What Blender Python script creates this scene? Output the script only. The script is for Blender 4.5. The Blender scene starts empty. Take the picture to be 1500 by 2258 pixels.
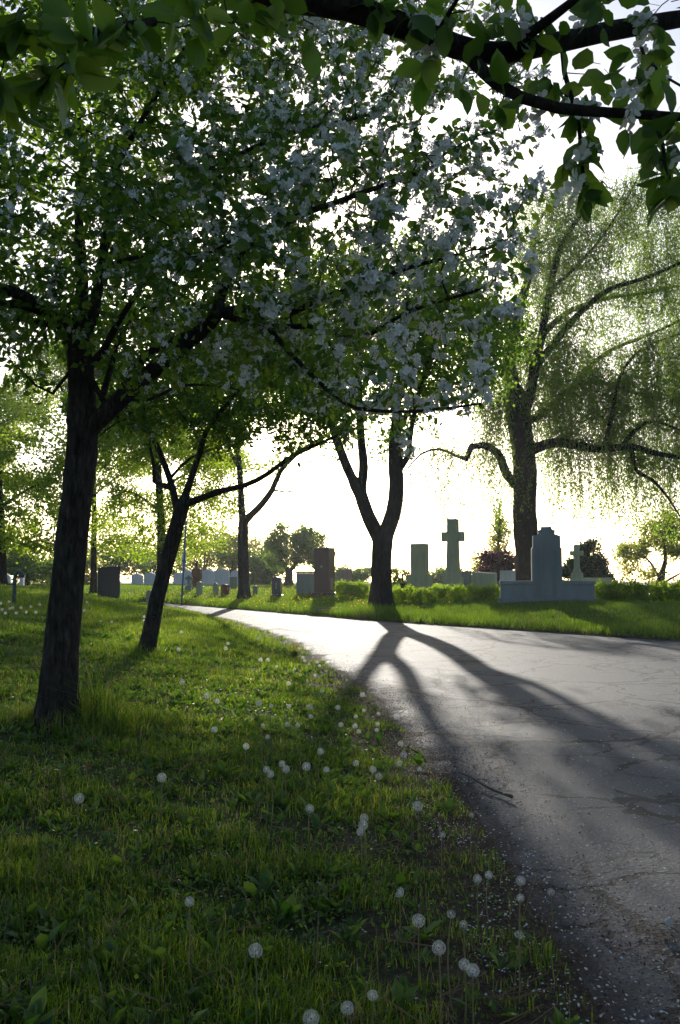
import bpy, bmesh, math
import numpy as np
from mathutils import Vector, Matrix, kdtree

rng = np.random.default_rng(11)
scene = bpy.context.scene
col = scene.collection
R = math.radians

# ------------------------------------------------------------------ camera
FPX, CX, CY = 2200.0, 750.0, 1129.0
PITCH = math.atan((1265.0 - CY) / FPX)
EYE = 1.5
cam_d = bpy.data.cameras.new('camera')
cam = bpy.data.objects.new('camera', cam_d)
col.objects.link(cam)
cam_d.sensor_fit = 'VERTICAL'
cam_d.sensor_height = 23.6
cam_d.lens = 23.6 * FPX / 2258.0
cam_d.clip_start = 0.05
cam_d.clip_end = 4000
cam.location = (0, 0, EYE)
cam.rotation_euler = (R(90) + PITCH, 0, 0)
scene.camera = cam

# ------------------------------------------------------------------ light
SUN_EL, SUN_AZ = 14.6, -0.4          # degrees; azimuth from +Y, negative = left
world = bpy.data.worlds.new('World')
scene.world = world
world.use_nodes = True
wn = world.node_tree
bg = wn.nodes['Background']
sky = wn.nodes.new('ShaderNodeTexSky')
sky.sky_type = 'NISHITA'
sky.sun_disc = False
sky.sun_elevation = R(SUN_EL)
sky.sun_rotation = R(SUN_AZ)
sky.air_density = 0.75
sky.dust_density = 0.9
sky.ozone_density = 1.0
wn.links.new(sky.outputs['Color'], bg.inputs['Color'])
bg.inputs['Strength'].default_value = 0.15

sun_d = bpy.data.lights.new('sun', 'SUN')
sun_d.energy = 5.0
sun_d.angle = R(0.55)
sun_d.color = (1.0, 0.935, 0.83)
sun = bpy.data.objects.new('sun', sun_d)
col.objects.link(sun)
sun.rotation_euler = (-(R(90) - R(SUN_EL)), 0, -R(SUN_AZ))
sun.location = (0, 60, 30)

vs = scene.view_settings
vs.view_transform = 'Standard'
vs.look = 'None'
vs.gamma = 1.0
vs.exposure = 0.28
vs.use_curve_mapping = False
scene.render.engine = 'CYCLES'
cy = scene.cycles
cy.use_denoising = True
try:
    cy.denoiser = 'OPENIMAGEDENOISE'
    cy.denoising_input_passes = 'RGB_ALBEDO_NORMAL'
except Exception:
    pass
cy.max_bounces = 7
cy.diffuse_bounces = 3
cy.glossy_bounces = 2
cy.transmission_bounces = 5
cy.volume_bounces = 0
cy.transparent_max_bounces = 8
cy.sample_clamp_indirect = 6.0
cy.caustics_reflective = False
cy.caustics_refractive = False


# ------------------------------------------------------------------ pixel <-> place
def ray(px, py):
    dx = (px - CX) / FPX
    dv = (CY - py) / FPX
    return np.array([dx, math.cos(PITCH) - dv * math.sin(PITCH), math.sin(PITCH) + dv * math.cos(PITCH)])


def P(px, py, y):
    d = ray(px, py)
    t = y / d[1]
    return np.array([d[0] * t, y, EYE + d[2] * t])


def S(a, b, x):
    t = np.clip((np.asarray(x, float) - a) / (b - a), 0, 1)
    return t * t * (3 - 2 * t)


# ------------------------------------------------------------------ road edges and terrain
L_PTS = np.array([(0.9, -40), (0.85, -3), (0.85, 3.3), (0.87, 4.75), (0.74, 7.6), (0.4, 12.4), (-1.14, 22.8), (-3.3, 31.4),
                  (-6.5, 42), (-11, 52), (-18, 62), (-30, 74), (-60, 96)])
R_PTS = np.array([(13.8, -40), (13.6, 4), (12.6, 11), (10.8, 17), (7.6, 22.3), (1.28, 31.4), (-3.8, 41), (-8.2, 49.5),
                  (-14, 58), (-22, 68), (-34, 79), (-64, 100)])
_ys = np.arange(-40, 100, 0.25)


def _smooth(pts):
    x = np.interp(_ys, pts[:, 1], pts[:, 0])
    k = np.exp(-0.5 * (np.arange(-12, 13) / 5.0) ** 2)
    k /= k.sum()
    xp = np.pad(x, 12, mode='edge')
    return np.convolve(xp, k, mode='valid')


_xl, _xr = _smooth(L_PTS), _smooth(R_PTS)


def XL(y): return np.interp(y, _ys, _xl)
def XR(y): return np.interp(y, _ys, _xr)


_gx = np.arange(-70, 70.01, 0.5)
_gy = np.arange(-20, 110.01, 0.5)


def _dist_grid(xs):
    px, py = np.meshgrid(_gx, _gy, indexing='ij')
    pts = np.stack([px.ravel(), py.ravel()], 1)
    ed = np.stack([xs, _ys], 1)[::2]
    out = np.empty(len(pts))
    for i in range(0, len(pts), 4000):
        d = pts[i:i + 4000, None, :] - ed[None]
        out[i:i + 4000] = np.sqrt((d * d).sum(2).min(1))
    return out.reshape(px.shape)


_DL, _DR = _dist_grid(_xl), _dist_grid(_xr)


def _look(g, x, y):
    fx = np.clip((x + 70) / 0.5, 0, len(_gx) - 1.001)
    fy = np.clip((y + 20) / 0.5, 0, len(_gy) - 1.001)
    i, j = fx.astype(int), fy.astype(int)
    a, b = fx - i, fy - j
    return (g[i, j] * (1 - a) * (1 - b) + g[i + 1, j] * a * (1 - b) + g[i, j + 1] * (1 - a) * b + g[i + 1, j + 1] * a * b)


def dists(x, y):
    """signed distances: dl > 0 on the near lawn, dr > 0 on the far bank"""
    x, y = np.asarray(x, float), np.asarray(y, float)
    dl = _look(_DL, x, y)
    dr = _look(_DR, x, y)
    dl = np.where(x < XL(y), dl, -dl)
    dr = np.where(x > XR(y), dr, -dr)
    return dl, dr


def wob(x, y, s, seed=0.0):
    """cheap smooth noise, about -1..1"""
    return (np.sin(x * s * 1.3 + seed) * np.cos(y * s * 1.7 + 2.1 * seed) + np.sin((x + y) * s * 0.7 + 3.3 * seed + 1.0)
            + np.sin((x * 0.6 - y * 1.9) * s + seed * 5.1)) / 3.0


def H(x, y):
    x, y = np.asarray(x, float), np.asarray(y, float)
    dl, dr = dists(x, y)
    T = 1 - np.exp(-np.clip(y - 4, 0, None) / 14.0)
    zl = 0.012 + 0.10 * S(0.1, 1.8, dl) + 0.85 * T * S(0.2, 7.0, dl) + 0.025 * wob(x, y, 1.7) * S(0.3, 2, dl)
    zr = 0.02 + 0.10 * S(0.0, 0.7, dr) + 0.42 * S(0.0, 5.5, dr) + 0.03 * wob(x, y, 0.9, 2.0) * S(0.3, 3, dr)
    z = np.where(dl > 0, zl, np.where(dr > 0, zr, -0.06))
    z = np.where((dl <= 0) & (dl > -0.3), -0.06 + 0.072 * S(-0.3, 0.0, dl), z)
    z = np.where((dr <= 0) & (dr > -0.3) & (dl <= -0.3), -0.06 + 0.08 * S(-0.3, 0.0, dr), z)
    r = np.clip(np.sqrt(x * x + (y - 20) ** 2) - 70, 0, None)
    return z - np.minimum(0.012 * r + 0.00008 * r * r, 16.0)


def h1(x, y): return float(H(np.array([x]), np.array([y]))[0])


def at(px, py, lift=0.0):
    """where the ray through a pixel meets the ground (or a level `lift` above it)"""
    d = ray(px, py)
    ts = np.concatenate([np.arange(1.5, 30, 0.05), np.arange(30, 140, 0.15)])
    zz = EYE + d[2] * ts
    hit = np.nonzero(zz < H(d[0] * ts, d[1] * ts) + lift)[0]
    t = ts[hit[0]] if len(hit) else 90.0
    return np.array([d[0] * t, d[1] * t, h1(d[0] * t, d[1] * t)])


# ------------------------------------------------------------------ materials
MAT = {}


def newmat(name):
    m = bpy.data.materials.new(name)
    m.use_nodes = True
    n = m.node_tree
    for x in list(n.nodes):
        n.nodes.remove(x)
    out = n.nodes.new('ShaderNodeOutputMaterial')
    MAT[name] = m
    return m, n, out


def N(n, kind, **kw):
    nd = n.nodes.new(kind)
    for k, v in kw.items():
        if k in nd.inputs:
            nd.inputs[k].default_value = v
        else:
            setattr(nd, k, v)
    return nd


def ramp(n, fac, stops):
    r = n.nodes.new('ShaderNodeValToRGB')
    e = r.color_ramp.elements
    while len(e) < len(stops):
        e.new(0.5)
    for el, (p, c) in zip(e, stops):
        el.position = p
        el.color = (c[0], c[1], c[2], 1)
    n.links.new(fac, r.inputs['Fac'])
    return r.outputs['Color']


def mixc(n, fac, a, b, mode='MIX'):
    m = n.nodes.new('ShaderNodeMix')
    m.data_type = 'RGBA'
    m.blend_type = mode
    for sock, v in ((m.inputs[0], fac), (m.inputs[6], a), (m.inputs[7], b)):
        if hasattr(v, 'links'):
            n.links.new(v, sock)
        elif isinstance(v, (int, float)):
            sock.default_value = v
        else:
            sock.default_value = (v[0], v[1], v[2], 1)
    return m.outputs[2]


def math_n(n, op, a, b=None, clamp=False):
    m = n.nodes.new('ShaderNodeMath')
    m.operation = op
    m.use_clamp = clamp
    for i, v in enumerate((a, b)):
        if v is None:
            continue
        if hasattr(v, 'links'):
            n.links.new(v, m.inputs[i])
        else:
            m.inputs[i].default_value = v
    return m.outputs[0]


def leaf_mat(name, stops, tstops, trans=0.45, rough=0.5, spec=0.3, veins=False):
    """stops: surface colour by random value; tstops: colour of the light that passes through"""
    m, n, out = newmat(name)
    a = N(n, 'ShaderNodeAttribute', attribute_name='var')
    o = n.nodes.new('ShaderNodeObjectInfo')
    v = math_n(n, 'FRACT', math_n(n, 'ADD', a.outputs['Fac'], o.outputs['Random']))
    p = N(n, 'ShaderNodeBsdfPrincipled', Roughness=rough)
    p.inputs['Specular IOR Level'].default_value = spec
    c1, c2 = ramp(n, v, stops), ramp(n, v, tstops)
    if veins:
        tc = n.nodes.new('ShaderNodeTexCoord')
        sp = n.nodes.new('ShaderNodeSeparateXYZ')
        n.links.new(tc.outputs['Object'], sp.inputs[0])
        ax = math_n(n, 'ABSOLUTE', sp.outputs[0])
        w = math_n(n, 'FRACT', math_n(n, 'MULTIPLY', math_n(n, 'SUBTRACT', sp.outputs[1], math_n(n, 'MULTIPLY', ax, 0.9)), 8.5))
        side = math_n(n, 'LESS_THAN', math_n(n, 'ABSOLUTE', math_n(n, 'SUBTRACT', w, 0.5)), 0.055)
        mid_ = math_n(n, 'LESS_THAN', ax, 0.014)
        vn = math_n(n, 'MAXIMUM', math_n(n, 'MULTIPLY', side, 0.45), mid_)
        nz = N(n, 'ShaderNodeTexNoise', Scale=5.0, Detail=4.0)
        n.links.new(tc.outputs['Object'], nz.inputs['Vector'])
        c1 = mixc(n, math_n(n, 'MULTIPLY', vn, 0.5), c1, (0.16, 0.22, 0.08))
        c2 = mixc(n, math_n(n, 'MULTIPLY', vn, 0.45), c2, (0.10, 0.20, 0.02))
        c2 = mixc(n, math_n(n, 'MULTIPLY', nz.outputs['Fac'], 0.5), c2, (0.12, 0.26, 0.02))
        bp = N(n, 'ShaderNodeBump', Strength=0.4, Distance=0.003)
        n.links.new(vn, bp.inputs['Height'])
        n.links.new(bp.outputs[0], p.inputs['Normal'])
    n.links.new(c1, p.inputs['Base Color'])
    t = n.nodes.new('ShaderNodeBsdfTranslucent')
    n.links.new(c2, t.inputs['Color'])
    mx = N(n, 'ShaderNodeMixShader')
    mx.inputs[0].default_value = trans
    n.links.new(p.outputs[0], mx.inputs[1])
    n.links.new(t.outputs[0], mx.inputs[2])
    n.links.new(mx.outputs[0], out.inputs[0])
    return m


def bark_mat(name, c1, c2, scale=6.0, strength=0.8):
    m, n, out = newmat(name)
    tc = n.nodes.new('ShaderNodeTexCoord')
    mp = N(n, 'ShaderNodeMapping')
    mp.inputs['Scale'].default_value = (scale, scale, scale * 0.28)
    n.links.new(tc.outputs['Object'], mp.inputs['Vector'])
    a = N(n, 'ShaderNodeTexNoise', Scale=3.0, Detail=8.0, Roughness=0.7)
    n.links.new(mp.outputs[0], a.inputs['Vector'])
    v = N(n, 'ShaderNodeTexVoronoi', feature='DISTANCE_TO_EDGE', Scale=4.0)
    n.links.new(mixc(n, 0.25, mp.outputs[0], a.outputs['Color']), v.inputs['Vector'])
    lich = N(n, 'ShaderNodeTexNoise', Scale=2.3, Detail=5.0)
    n.links.new(tc.outputs['Object'], lich.inputs['Vector'])
    base = ramp(n, a.outputs['Fac'], [(0.3, c1), (0.7, c2)])
    lm = ramp(n, lich.outputs['Fac'], [(0.55, (0, 0, 0)), (0.68, (1, 1, 1))])
    base = mixc(n, math_n(n, 'MULTIPLY', lm, 0.35), base, (0.10, 0.105, 0.085))
    p = N(n, 'ShaderNodeBsdfPrincipled', Roughness=0.9)
    p.inputs['Specular IOR Level'].default_value = 0.15
    n.links.new(base, p.inputs['Base Color'])
    hgt = math_n(n, 'ADD', math_n(n, 'MULTIPLY', ramp(n, v.outputs['Distance'], [(0, (0, 0, 0)), (0.25, (1, 1, 1))]), 0.7),
                 math_n(n, 'MULTIPLY', a.outputs['Fac'], 0.6))
    b = N(n, 'ShaderNodeBump', Strength=strength, Distance=0.05)
    n.links.new(hgt, b.inputs['Height'])
    n.links.new(b.outputs[0], p.inputs['Normal'])
    n.links.new(p.outputs[0], out.inputs[0])
    return m


def stone_mat(name, c, var=0.25, rough=0.75, spec=0.3, speck=60.0):
    m, n, out = newmat(name)
    tc = n.nodes.new('ShaderNodeTexCoord')
    a = N(n, 'ShaderNodeTexNoise', Scale=speck, Detail=3.0)
    b = N(n, 'ShaderNodeTexNoise', Scale=2.2, Detail=6.0, Roughness=0.65)
    mp = N(n, 'ShaderNodeMapping')
    mp.inputs['Scale'].default_value = (1.6, 1.6, 0.35)
    n.links.new(tc.outputs['Object'], mp.inputs['Vector'])
    n.links.new(tc.outputs['Object'], a.inputs['Vector'])
    n.links.new(mp.outputs[0], b.inputs['Vector'])
    lo, hi = tuple(x * (1 - var) for x in c), tuple(min(1, x * (1 + var)) for x in c)
    k = ramp(n, b.outputs['Fac'], [(0.3, lo), (0.7, hi)])
    k = mixc(n, 0.35, k, ramp(n, a.outputs['Fac'], [(0.35, tuple(x * 0.6 for x in c)), (0.65, tuple(min(1, x * 1.35) for x in c))]))
    p = N(n, 'ShaderNodeBsdfPrincipled', Roughness=rough)
    p.inputs['Specular IOR Level'].default_value = spec
    n.links.new(k, p.inputs['Base Color'])
    bp = N(n, 'ShaderNodeBump', Strength=0.25, Distance=0.01)
    n.links.new(a.outputs['Fac'], bp.inputs['Height'])
    n.links.new(bp.outputs[0], p.inputs['Normal'])
    n.links.new(p.outputs[0], out.inputs[0])
    return m


def plain_mat(name, c, rough=0.6, metal=0.0, trans=0.0):
    m, n, out = newmat(name)
    tc = n.nodes.new('ShaderNodeTexCoord')
    a = N(n, 'ShaderNodeTexNoise', Scale=14.0, Detail=5.0)
    n.links.new(tc.outputs['Object'], a.inputs['Vector'])
    k = ramp(n, a.outputs['Fac'], [(0.3, tuple(x * 0.75 for x in c)), (0.7, tuple(min(1, x * 1.2) for x in c))])
    p = N(n, 'ShaderNodeBsdfPrincipled', Roughness=rough, Metallic=metal)
    n.links.new(k, p.inputs['Base Color'])
    if trans:
        t = n.nodes.new('ShaderNodeBsdfTranslucent')
        n.links.new(k, t.inputs['Color'])
        mx = N(n, 'ShaderNodeMixShader')
        mx.inputs[0].default_value = trans
        n.links.new(p.outputs[0], mx.inputs[1])
        n.links.new(t.outputs[0], mx.inputs[2])
        n.links.new(mx.outputs[0], out.inputs[0])
    else:
        n.links.new(p.outputs[0], out.inputs[0])
    return m


leaf_mat('apple_leaf', [(0, (0.035, 0.075, 0.018)), (0.6, (0.06, 0.12, 0.025)), (1, (0.085, 0.15, 0.03))],
         [(0, (0.12, 0.28, 0.02)), (0.6, (0.28, 0.48, 0.03)), (1, (0.46, 0.60, 0.05))], 0.5)
leaf_mat('apple_leaf_near', [(0, (0.035, 0.075, 0.018)), (0.6, (0.06, 0.12, 0.025)), (1, (0.085, 0.15, 0.03))],
         [(0, (0.12, 0.28, 0.02)), (0.6, (0.28, 0.48, 0.03)), (1, (0.46, 0.60, 0.05))], 0.45, 0.45, 0.35, True)
leaf_mat('maple_leaf', [(0, (0.04, 0.09, 0.015)), (1, (0.09, 0.16, 0.02))],
         [(0, (0.34, 0.54, 0.02)), (1, (0.62, 0.74, 0.06))], 0.6)
leaf_mat('far_leaf', [(0, (0.035, 0.075, 0.02)), (1, (0.08, 0.13, 0.03))],
         [(0, (0.20, 0.40, 0.03)), (1, (0.40, 0.56, 0.06))], 0.5)
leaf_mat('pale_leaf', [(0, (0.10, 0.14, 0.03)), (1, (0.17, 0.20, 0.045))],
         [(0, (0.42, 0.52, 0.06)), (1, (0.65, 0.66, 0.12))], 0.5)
leaf_mat('willow_leaf', [(0, (0.05, 0.10, 0.022)), (1, (0.10, 0.155, 0.035))],
         [(0, (0.24, 0.46, 0.03)), (1, (0.50, 0.66, 0.06))], 0.55)
leaf_mat('dark_leaf', [(0, (0.02, 0.05, 0.022)), (1, (0.04, 0.08, 0.03))],
         [(0, (0.04, 0.12, 0.03)), (1, (0.07, 0.18, 0.04))], 0.3)
leaf_mat('purple_leaf', [(0, (0.035, 0.018, 0.03)), (1, (0.07, 0.03, 0.045))],
         [(0, (0.12, 0.04, 0.06)), (1, (0.25, 0.07, 0.07))], 0.35)
leaf_mat('hedge_leaf', [(0, (0.05, 0.11, 0.02)), (1, (0.10, 0.17, 0.025))],
         [(0, (0.32, 0.54, 0.02)), (1, (0.62, 0.76, 0.04))], 0.55)
leaf_mat('petal', [(0, (0.74, 0.76, 0.72)), (1, (0.85, 0.85, 0.81))],
         [(0, (0.70, 0.68, 0.62)), (1, (0.84, 0.80, 0.72))], 0.4, 0.6, 0.15)
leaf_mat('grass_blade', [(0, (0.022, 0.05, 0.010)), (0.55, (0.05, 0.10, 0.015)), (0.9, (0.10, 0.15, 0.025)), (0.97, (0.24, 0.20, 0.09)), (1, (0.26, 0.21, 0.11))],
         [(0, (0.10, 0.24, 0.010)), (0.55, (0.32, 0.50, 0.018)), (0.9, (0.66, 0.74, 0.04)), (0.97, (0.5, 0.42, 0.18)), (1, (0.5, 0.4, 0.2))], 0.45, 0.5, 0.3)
leaf_mat('weed_leaf', [(0, (0.03, 0.07, 0.015)), (1, (0.075, 0.13, 0.025))],
         [(0, (0.10, 0.26, 0.015)), (1, (0.32, 0.48, 0.04))], 0.4, 0.45, 0.4)
leaf_mat('debris', [(0, (0.05, 0.03, 0.02)), (0.6, (0.14, 0.085, 0.05)), (1, (0.30, 0.22, 0.15))],
         [(0, (0.05, 0.03, 0.02)), (1, (0.3, 0.18, 0.08))], 0.2, 0.7, 0.2)
leaf_mat('red_leaf', [(0, (0.20, 0.03, 0.02)), (1, (0.34, 0.07, 0.03))],
         [(0, (0.45, 0.05, 0.02)), (1, (0.6, 0.14, 0.04))], 0.45)
leaf_mat('yellow_petal', [(0, (0.55, 0.42, 0.02)), (1, (0.7, 0.55, 0.03))],
         [(0, (0.7, 0.52, 0.02)), (1, (0.85, 0.66, 0.04))], 0.45)
leaf_mat('fluff', [(0, (0.84, 0.83, 0.80)), (1, (0.92, 0.91, 0.88))],
         [(0, (0.80, 0.78, 0.72)), (1, (0.90, 0.88, 0.84))], 0.62, 0.7, 0.1)
leaf_mat('stem', [(0, (0.20, 0.22, 0.07)), (1, (0.32, 0.22, 0.11))],
         [(0, (0.2, 0.26, 0.06)), (1, (0.34, 0.24, 0.08))], 0.25)
bark_mat('bark_apple', (0.012, 0.010, 0.008), (0.10, 0.082, 0.068), 7.0, 1.0)
bark_mat('bark_far', (0.022, 0.018, 0.014), (0.085, 0.07, 0.055), 4.0)
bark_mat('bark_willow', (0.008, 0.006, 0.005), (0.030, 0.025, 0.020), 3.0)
plain_mat('seed_core', (0.10, 0.07, 0.04), 0.9)
stone_mat('granite_grey', (0.155, 0.18, 0.175))
stone_mat('granite_pale', (0.42, 0.42, 0.40))
stone_mat('granite_white', (0.60, 0.63, 0.66))
stone_mat('granite_brown', (0.115, 0.058, 0.040), 0.25, 0.35, 0.5)
stone_mat('granite_black', (0.020, 0.018, 0.018), 0.3, 0.3, 0.5)
stone_mat('granite_red', (0.20, 0.085, 0.06))
stone_mat('granite_rose', (0.34, 0.24, 0.20))
stone_mat('granite_green', (0.20, 0.23, 0.20))
stone_mat('granite_mossy', (0.32, 0.33, 0.21))
stone_mat('concrete', (0.12, 0.115, 0.105))
plain_mat('blue_paint', (0.05, 0.11, 0.30), 0.45)
plain_mat('sign_white', (0.55, 0.6, 0.66), 0.5)
plain_mat('green_paint', (0.03, 0.075, 0.055), 0.45)
plain_mat('dark_metal', (0.03, 0.03, 0.035), 0.5)
plain_mat('twig_wood', (0.10, 0.075, 0.055), 0.85)
plain_mat('dry_leaf', (0.50, 0.46, 0.38), 0.8, 0.0, 0.3)


def ground_material():
    m, n, out = newmat('lawn_soil')
    tc = n.nodes.new('ShaderNodeTexCoord')
    a = N(n, 'ShaderNodeTexNoise', Scale=1.3, Detail=8.0, Roughness=0.65)
    b = N(n, 'ShaderNodeTexNoise', Scale=24.0, Detail=6.0, Roughness=0.7)
    for x in (a, b):
        n.links.new(tc.outputs['Object'], x.inputs['Vector'])
    soil = ramp(n, b.outputs['Fac'], [(0.3, (0.03, 0.021, 0.015)), (0.55, (0.085, 0.06, 0.042)), (0.75, (0.16, 0.11, 0.08))])
    moss = ramp(n, b.outputs['Fac'], [(0.3, (0.022, 0.036, 0.009)), (0.7, (0.07, 0.10, 0.022))])
    d = N(n, 'ShaderNodeAttribute', attribute_name='edge')
    f = math_n(n, 'ADD', math_n(n, 'MULTIPLY', d.outputs['Fac'], 0.9), math_n(n, 'SUBTRACT', a.outputs['Fac'], 0.75), True)
    c = mixc(n, f, soil, moss)
    p = N(n, 'ShaderNodeBsdfPrincipled', Roughness=0.95)
    p.inputs['Specular IOR Level'].default_value = 0.1
    n.links.new(c, p.inputs['Base Color'])
    bp = N(n, 'ShaderNodeBump', Strength=0.9, Distance=0.03)
    n.links.new(b.outputs['Fac'], bp.inputs['Height'])
    n.links.new(bp.outputs[0], p.inputs['Normal'])
    n.links.new(p.outputs[0], out.inputs[0])


def asphalt_material():
    m, n, out = newmat('asphalt')
    tc = n.nodes.new('ShaderNodeTexCoord')
    co = tc.outputs['Object']
    agg = N(n, 'ShaderNodeTexNoise', Scale=130.0, Detail=2.0)
    agg2 = N(n, 'ShaderNodeTexVoronoi', Scale=42.0)
    big = N(n, 'ShaderNodeTexNoise', Scale=0.5, Detail=6.0, Roughness=0.6)
    mid = N(n, 'ShaderNodeTexNoise', Scale=2.5, Detail=6.0, Roughness=0.65)
    warp = N(n, 'ShaderNodeTexNoise', Scale=1.6, Detail=7.0, Roughness=0.62)
    for x in (agg, agg2, big, mid, warp):
        n.links.new(co, x.inputs['Vector'])
    wv = n.nodes.new('ShaderNodeVectorMath')
    wv.operation = 'MULTIPLY_ADD'
    n.links.new(warp.outputs['Color'], wv.inputs[0])
    wv.inputs[1].default_value = (0.9, 0.9, 0)
    n.links.new(co, wv.inputs[2])
    mp = N(n, 'ShaderNodeMapping')
    mp.inputs['Scale'].default_value = (1.0, 1.0, 0.0)
    n.links.new(wv.outputs[0], mp.inputs['Vector'])

    def cracks(scale, w, lo, hi, nz):
        v = N(n, 'ShaderNodeTexVoronoi', feature='DISTANCE_TO_EDGE', Scale=scale)
        n.links.new(mp.outputs[0], v.inputs['Vector'])
        c = ramp(n, v.outputs['Distance'], [(0.0, (1, 1, 1)), (w * 0.7, (1, 1, 1)), (w, (0, 0, 0))])
        k = ramp(n, nz.outputs['Fac'], [(lo, (0, 0, 0)), (hi, (1, 1, 1))])
        return math_n(n, 'MULTIPLY', c, k)
    c1 = cracks(0.50, 0.017, 0.30, 0.38, mid)
    c2 = cracks(1.25, 0.025, 0.42, 0.50, big)
    c3 = cracks(3.2, 0.052, 0.50, 0.58, big)
    cr = math_n(n, 'MAXIMUM', c1, math_n(n, 'MAXIMUM', c2, math_n(n, 'MULTIPLY', c3, 0.45)), True)
    base = ramp(n, big.outputs['Fac'], [(0.3, (0.095, 0.096, 0.098)), (0.7, (0.165, 0.163, 0.16))])
    base = mixc(n, 0.55, base, ramp(n, agg2.outputs['Distance'], [(0.0, (0.25, 0.245, 0.235)), (0.5, (0.05, 0.05, 0.052))]))
    base = mixc(n, math_n(n, 'MULTIPLY', ramp(n, mid.outputs['Fac'], [(0.45, (0, 0, 0)), (0.75, (1, 1, 1))]), 0.35), base, (0.06, 0.058, 0.055))
    base = mixc(n, math_n(n, 'MULTIPLY', cr, 0.95), base, (0.008, 0.008, 0.008))
    # soil washed over the crumbling edge
    d = N(n, 'ShaderNodeAttribute', attribute_name='edge')
    f = math_n(n, 'SUBTRACT', math_n(n, 'ADD', math_n(n, 'MULTIPLY', mid.outputs['Fac'], 1.6), -0.30),
               math_n(n, 'MULTIPLY', d.outputs['Fac'], 2.4))
    f = math_n(n, 'MULTIPLY', f, 2.2, True)
    soil = ramp(n, agg.outputs['Fac'], [(0.3, (0.035, 0.024, 0.017)), (0.7, (0.15, 0.10, 0.07))])
    base = mixc(n, f, base, soil)
    p = N(n, 'ShaderNodeBsdfPrincipled')
    p.inputs['Specular IOR Level'].default_value = 0.22
    n.links.new(base, p.inputs['Base Color'])
    n.links.new(math_n(n, 'ADD', math_n(n, 'MULTIPLY', f, 0.3), ramp(n, agg.outputs['Fac'], [(0.3, (0.68, 0.68, 0.68)), (0.7, (0.85, 0.85, 0.85))])), p.inputs['Roughness'])
    hgt = math_n(n, 'SUBTRACT', math_n(n, 'ADD', math_n(n, 'MULTIPLY', agg2.outputs['Distance'], -0.25), math_n(n, 'MULTIPLY', agg.outputs['Fac'], 0.35)),
                 math_n(n, 'MULTIPLY', cr, 0.6))
    bp = N(n, 'ShaderNodeBump', Strength=0.75, Distance=0.012)
    n.links.new(hgt, bp.inputs['Height'])
    n.links.new(bp.outputs[0], p.inputs['Normal'])
    n.links.new(p.outputs[0], out.inputs[0])


ground_material()
asphalt_material()


# ------------------------------------------------------------------ mesh helpers
def mesh_data(name, V, F, mat, attrs=None, smooth=False):
    """F: int array (n,k) or list of such arrays with different k"""
    Fs = F if isinstance(F, list) else [F]
    me = bpy.data.meshes.new(name)
    V = np.ascontiguousarray(V, dtype=np.float32)
    me.vertices.add(len(V))
    me.vertices.foreach_set('co', V.ravel())
    loops = np.concatenate([np.asarray(f, dtype=np.int32).ravel() for f in Fs])
    counts = np.concatenate([np.full(len(f), np.asarray(f).shape[1], dtype=np.int32) for f in Fs])
    starts = np.concatenate([[0], np.cumsum(counts)[:-1]]).astype(np.int32)
    me.loops.add(len(loops))
    me.loops.foreach_set('vertex_index', loops)
    me.polygons.add(len(counts))
    me.polygons.foreach_set('loop_start', starts)
    me.polygons.foreach_set('loop_total', counts)
    if smooth:
        me.polygons.foreach_set('use_smooth', np.ones(len(counts), dtype=bool))
    for k, v in (attrs or {}).items():
        at_ = me.attributes.new(k, 'FLOAT', 'POINT')
        at_.data.foreach_set('value', np.ascontiguousarray(v, dtype=np.float32))
    me.update(calc_edges=True)
    me.materials.append(MAT[mat])
    return me


def link(name, me, parent=None, loc=(0, 0, 0)):
    o = bpy.data.objects.new(name, me)
    col.objects.link(o)
    o.location = loc
    if parent:
        o.parent = parent
    return o


def tag(o, label=None, cat=None, group=None, kind=None):
    for k, v in (('label', label), ('category', cat), ('group', group), ('kind', kind)):
        if v:
            o[k] = v
    return o


def thing(name, label, cat, loc, rz=0.0, group=None):
    o = bpy.data.objects.new(name, None)
    col.objects.link(o)
    o.empty_display_size = 0.2
    o.location = loc
    o.rotation_euler = (0, 0, rz)
    return tag(o, label, cat, group)


def frames(d, roll):
    """rotation matrices (n,3,3) whose y axis is d"""
    d = d / np.maximum(np.linalg.norm(d, axis=1, keepdims=True), 1e-9)
    ref = np.where(np.abs(d[:, 2:3]) > 0.9, np.array([[1.0, 0, 0]]), np.array([[0, 0, 1.0]]))
    x = np.cross(d, ref)
    x /= np.linalg.norm(x, axis=1, keepdims=True)
    z = np.cross(x, d)
    c, s = np.cos(roll)[:, None], np.sin(roll)[:, None]
    x2, z2 = x * c + z * s, -x * s + z * c
    return np.stack([x2, d, z2], axis=2)


def scatter(tv, tf, pos, rot, scl, var):
    n, k = len(pos), len(tv)
    scl = np.asarray(scl)
    loc = tv[None] * (scl[:, None, None] if scl.ndim == 1 else scl[:, None, :])
    V = np.einsum('nij,nkj->nki', rot, loc) + pos[:, None, :]
    F = tf[None] + (np.arange(n) * k)[:, None, None]
    return V.reshape(-1, 3), F.reshape(-1, tf.shape[1]), np.repeat(var, k)


def rdir(n, up=0.0):
    v = rng.normal(size=(n, 3))
    v /= np.linalg.norm(v, axis=1, keepdims=True)
    v[:, 2] += up
    return v / np.maximum(np.linalg.norm(v, axis=1, keepdims=True), 1e-9)


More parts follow.
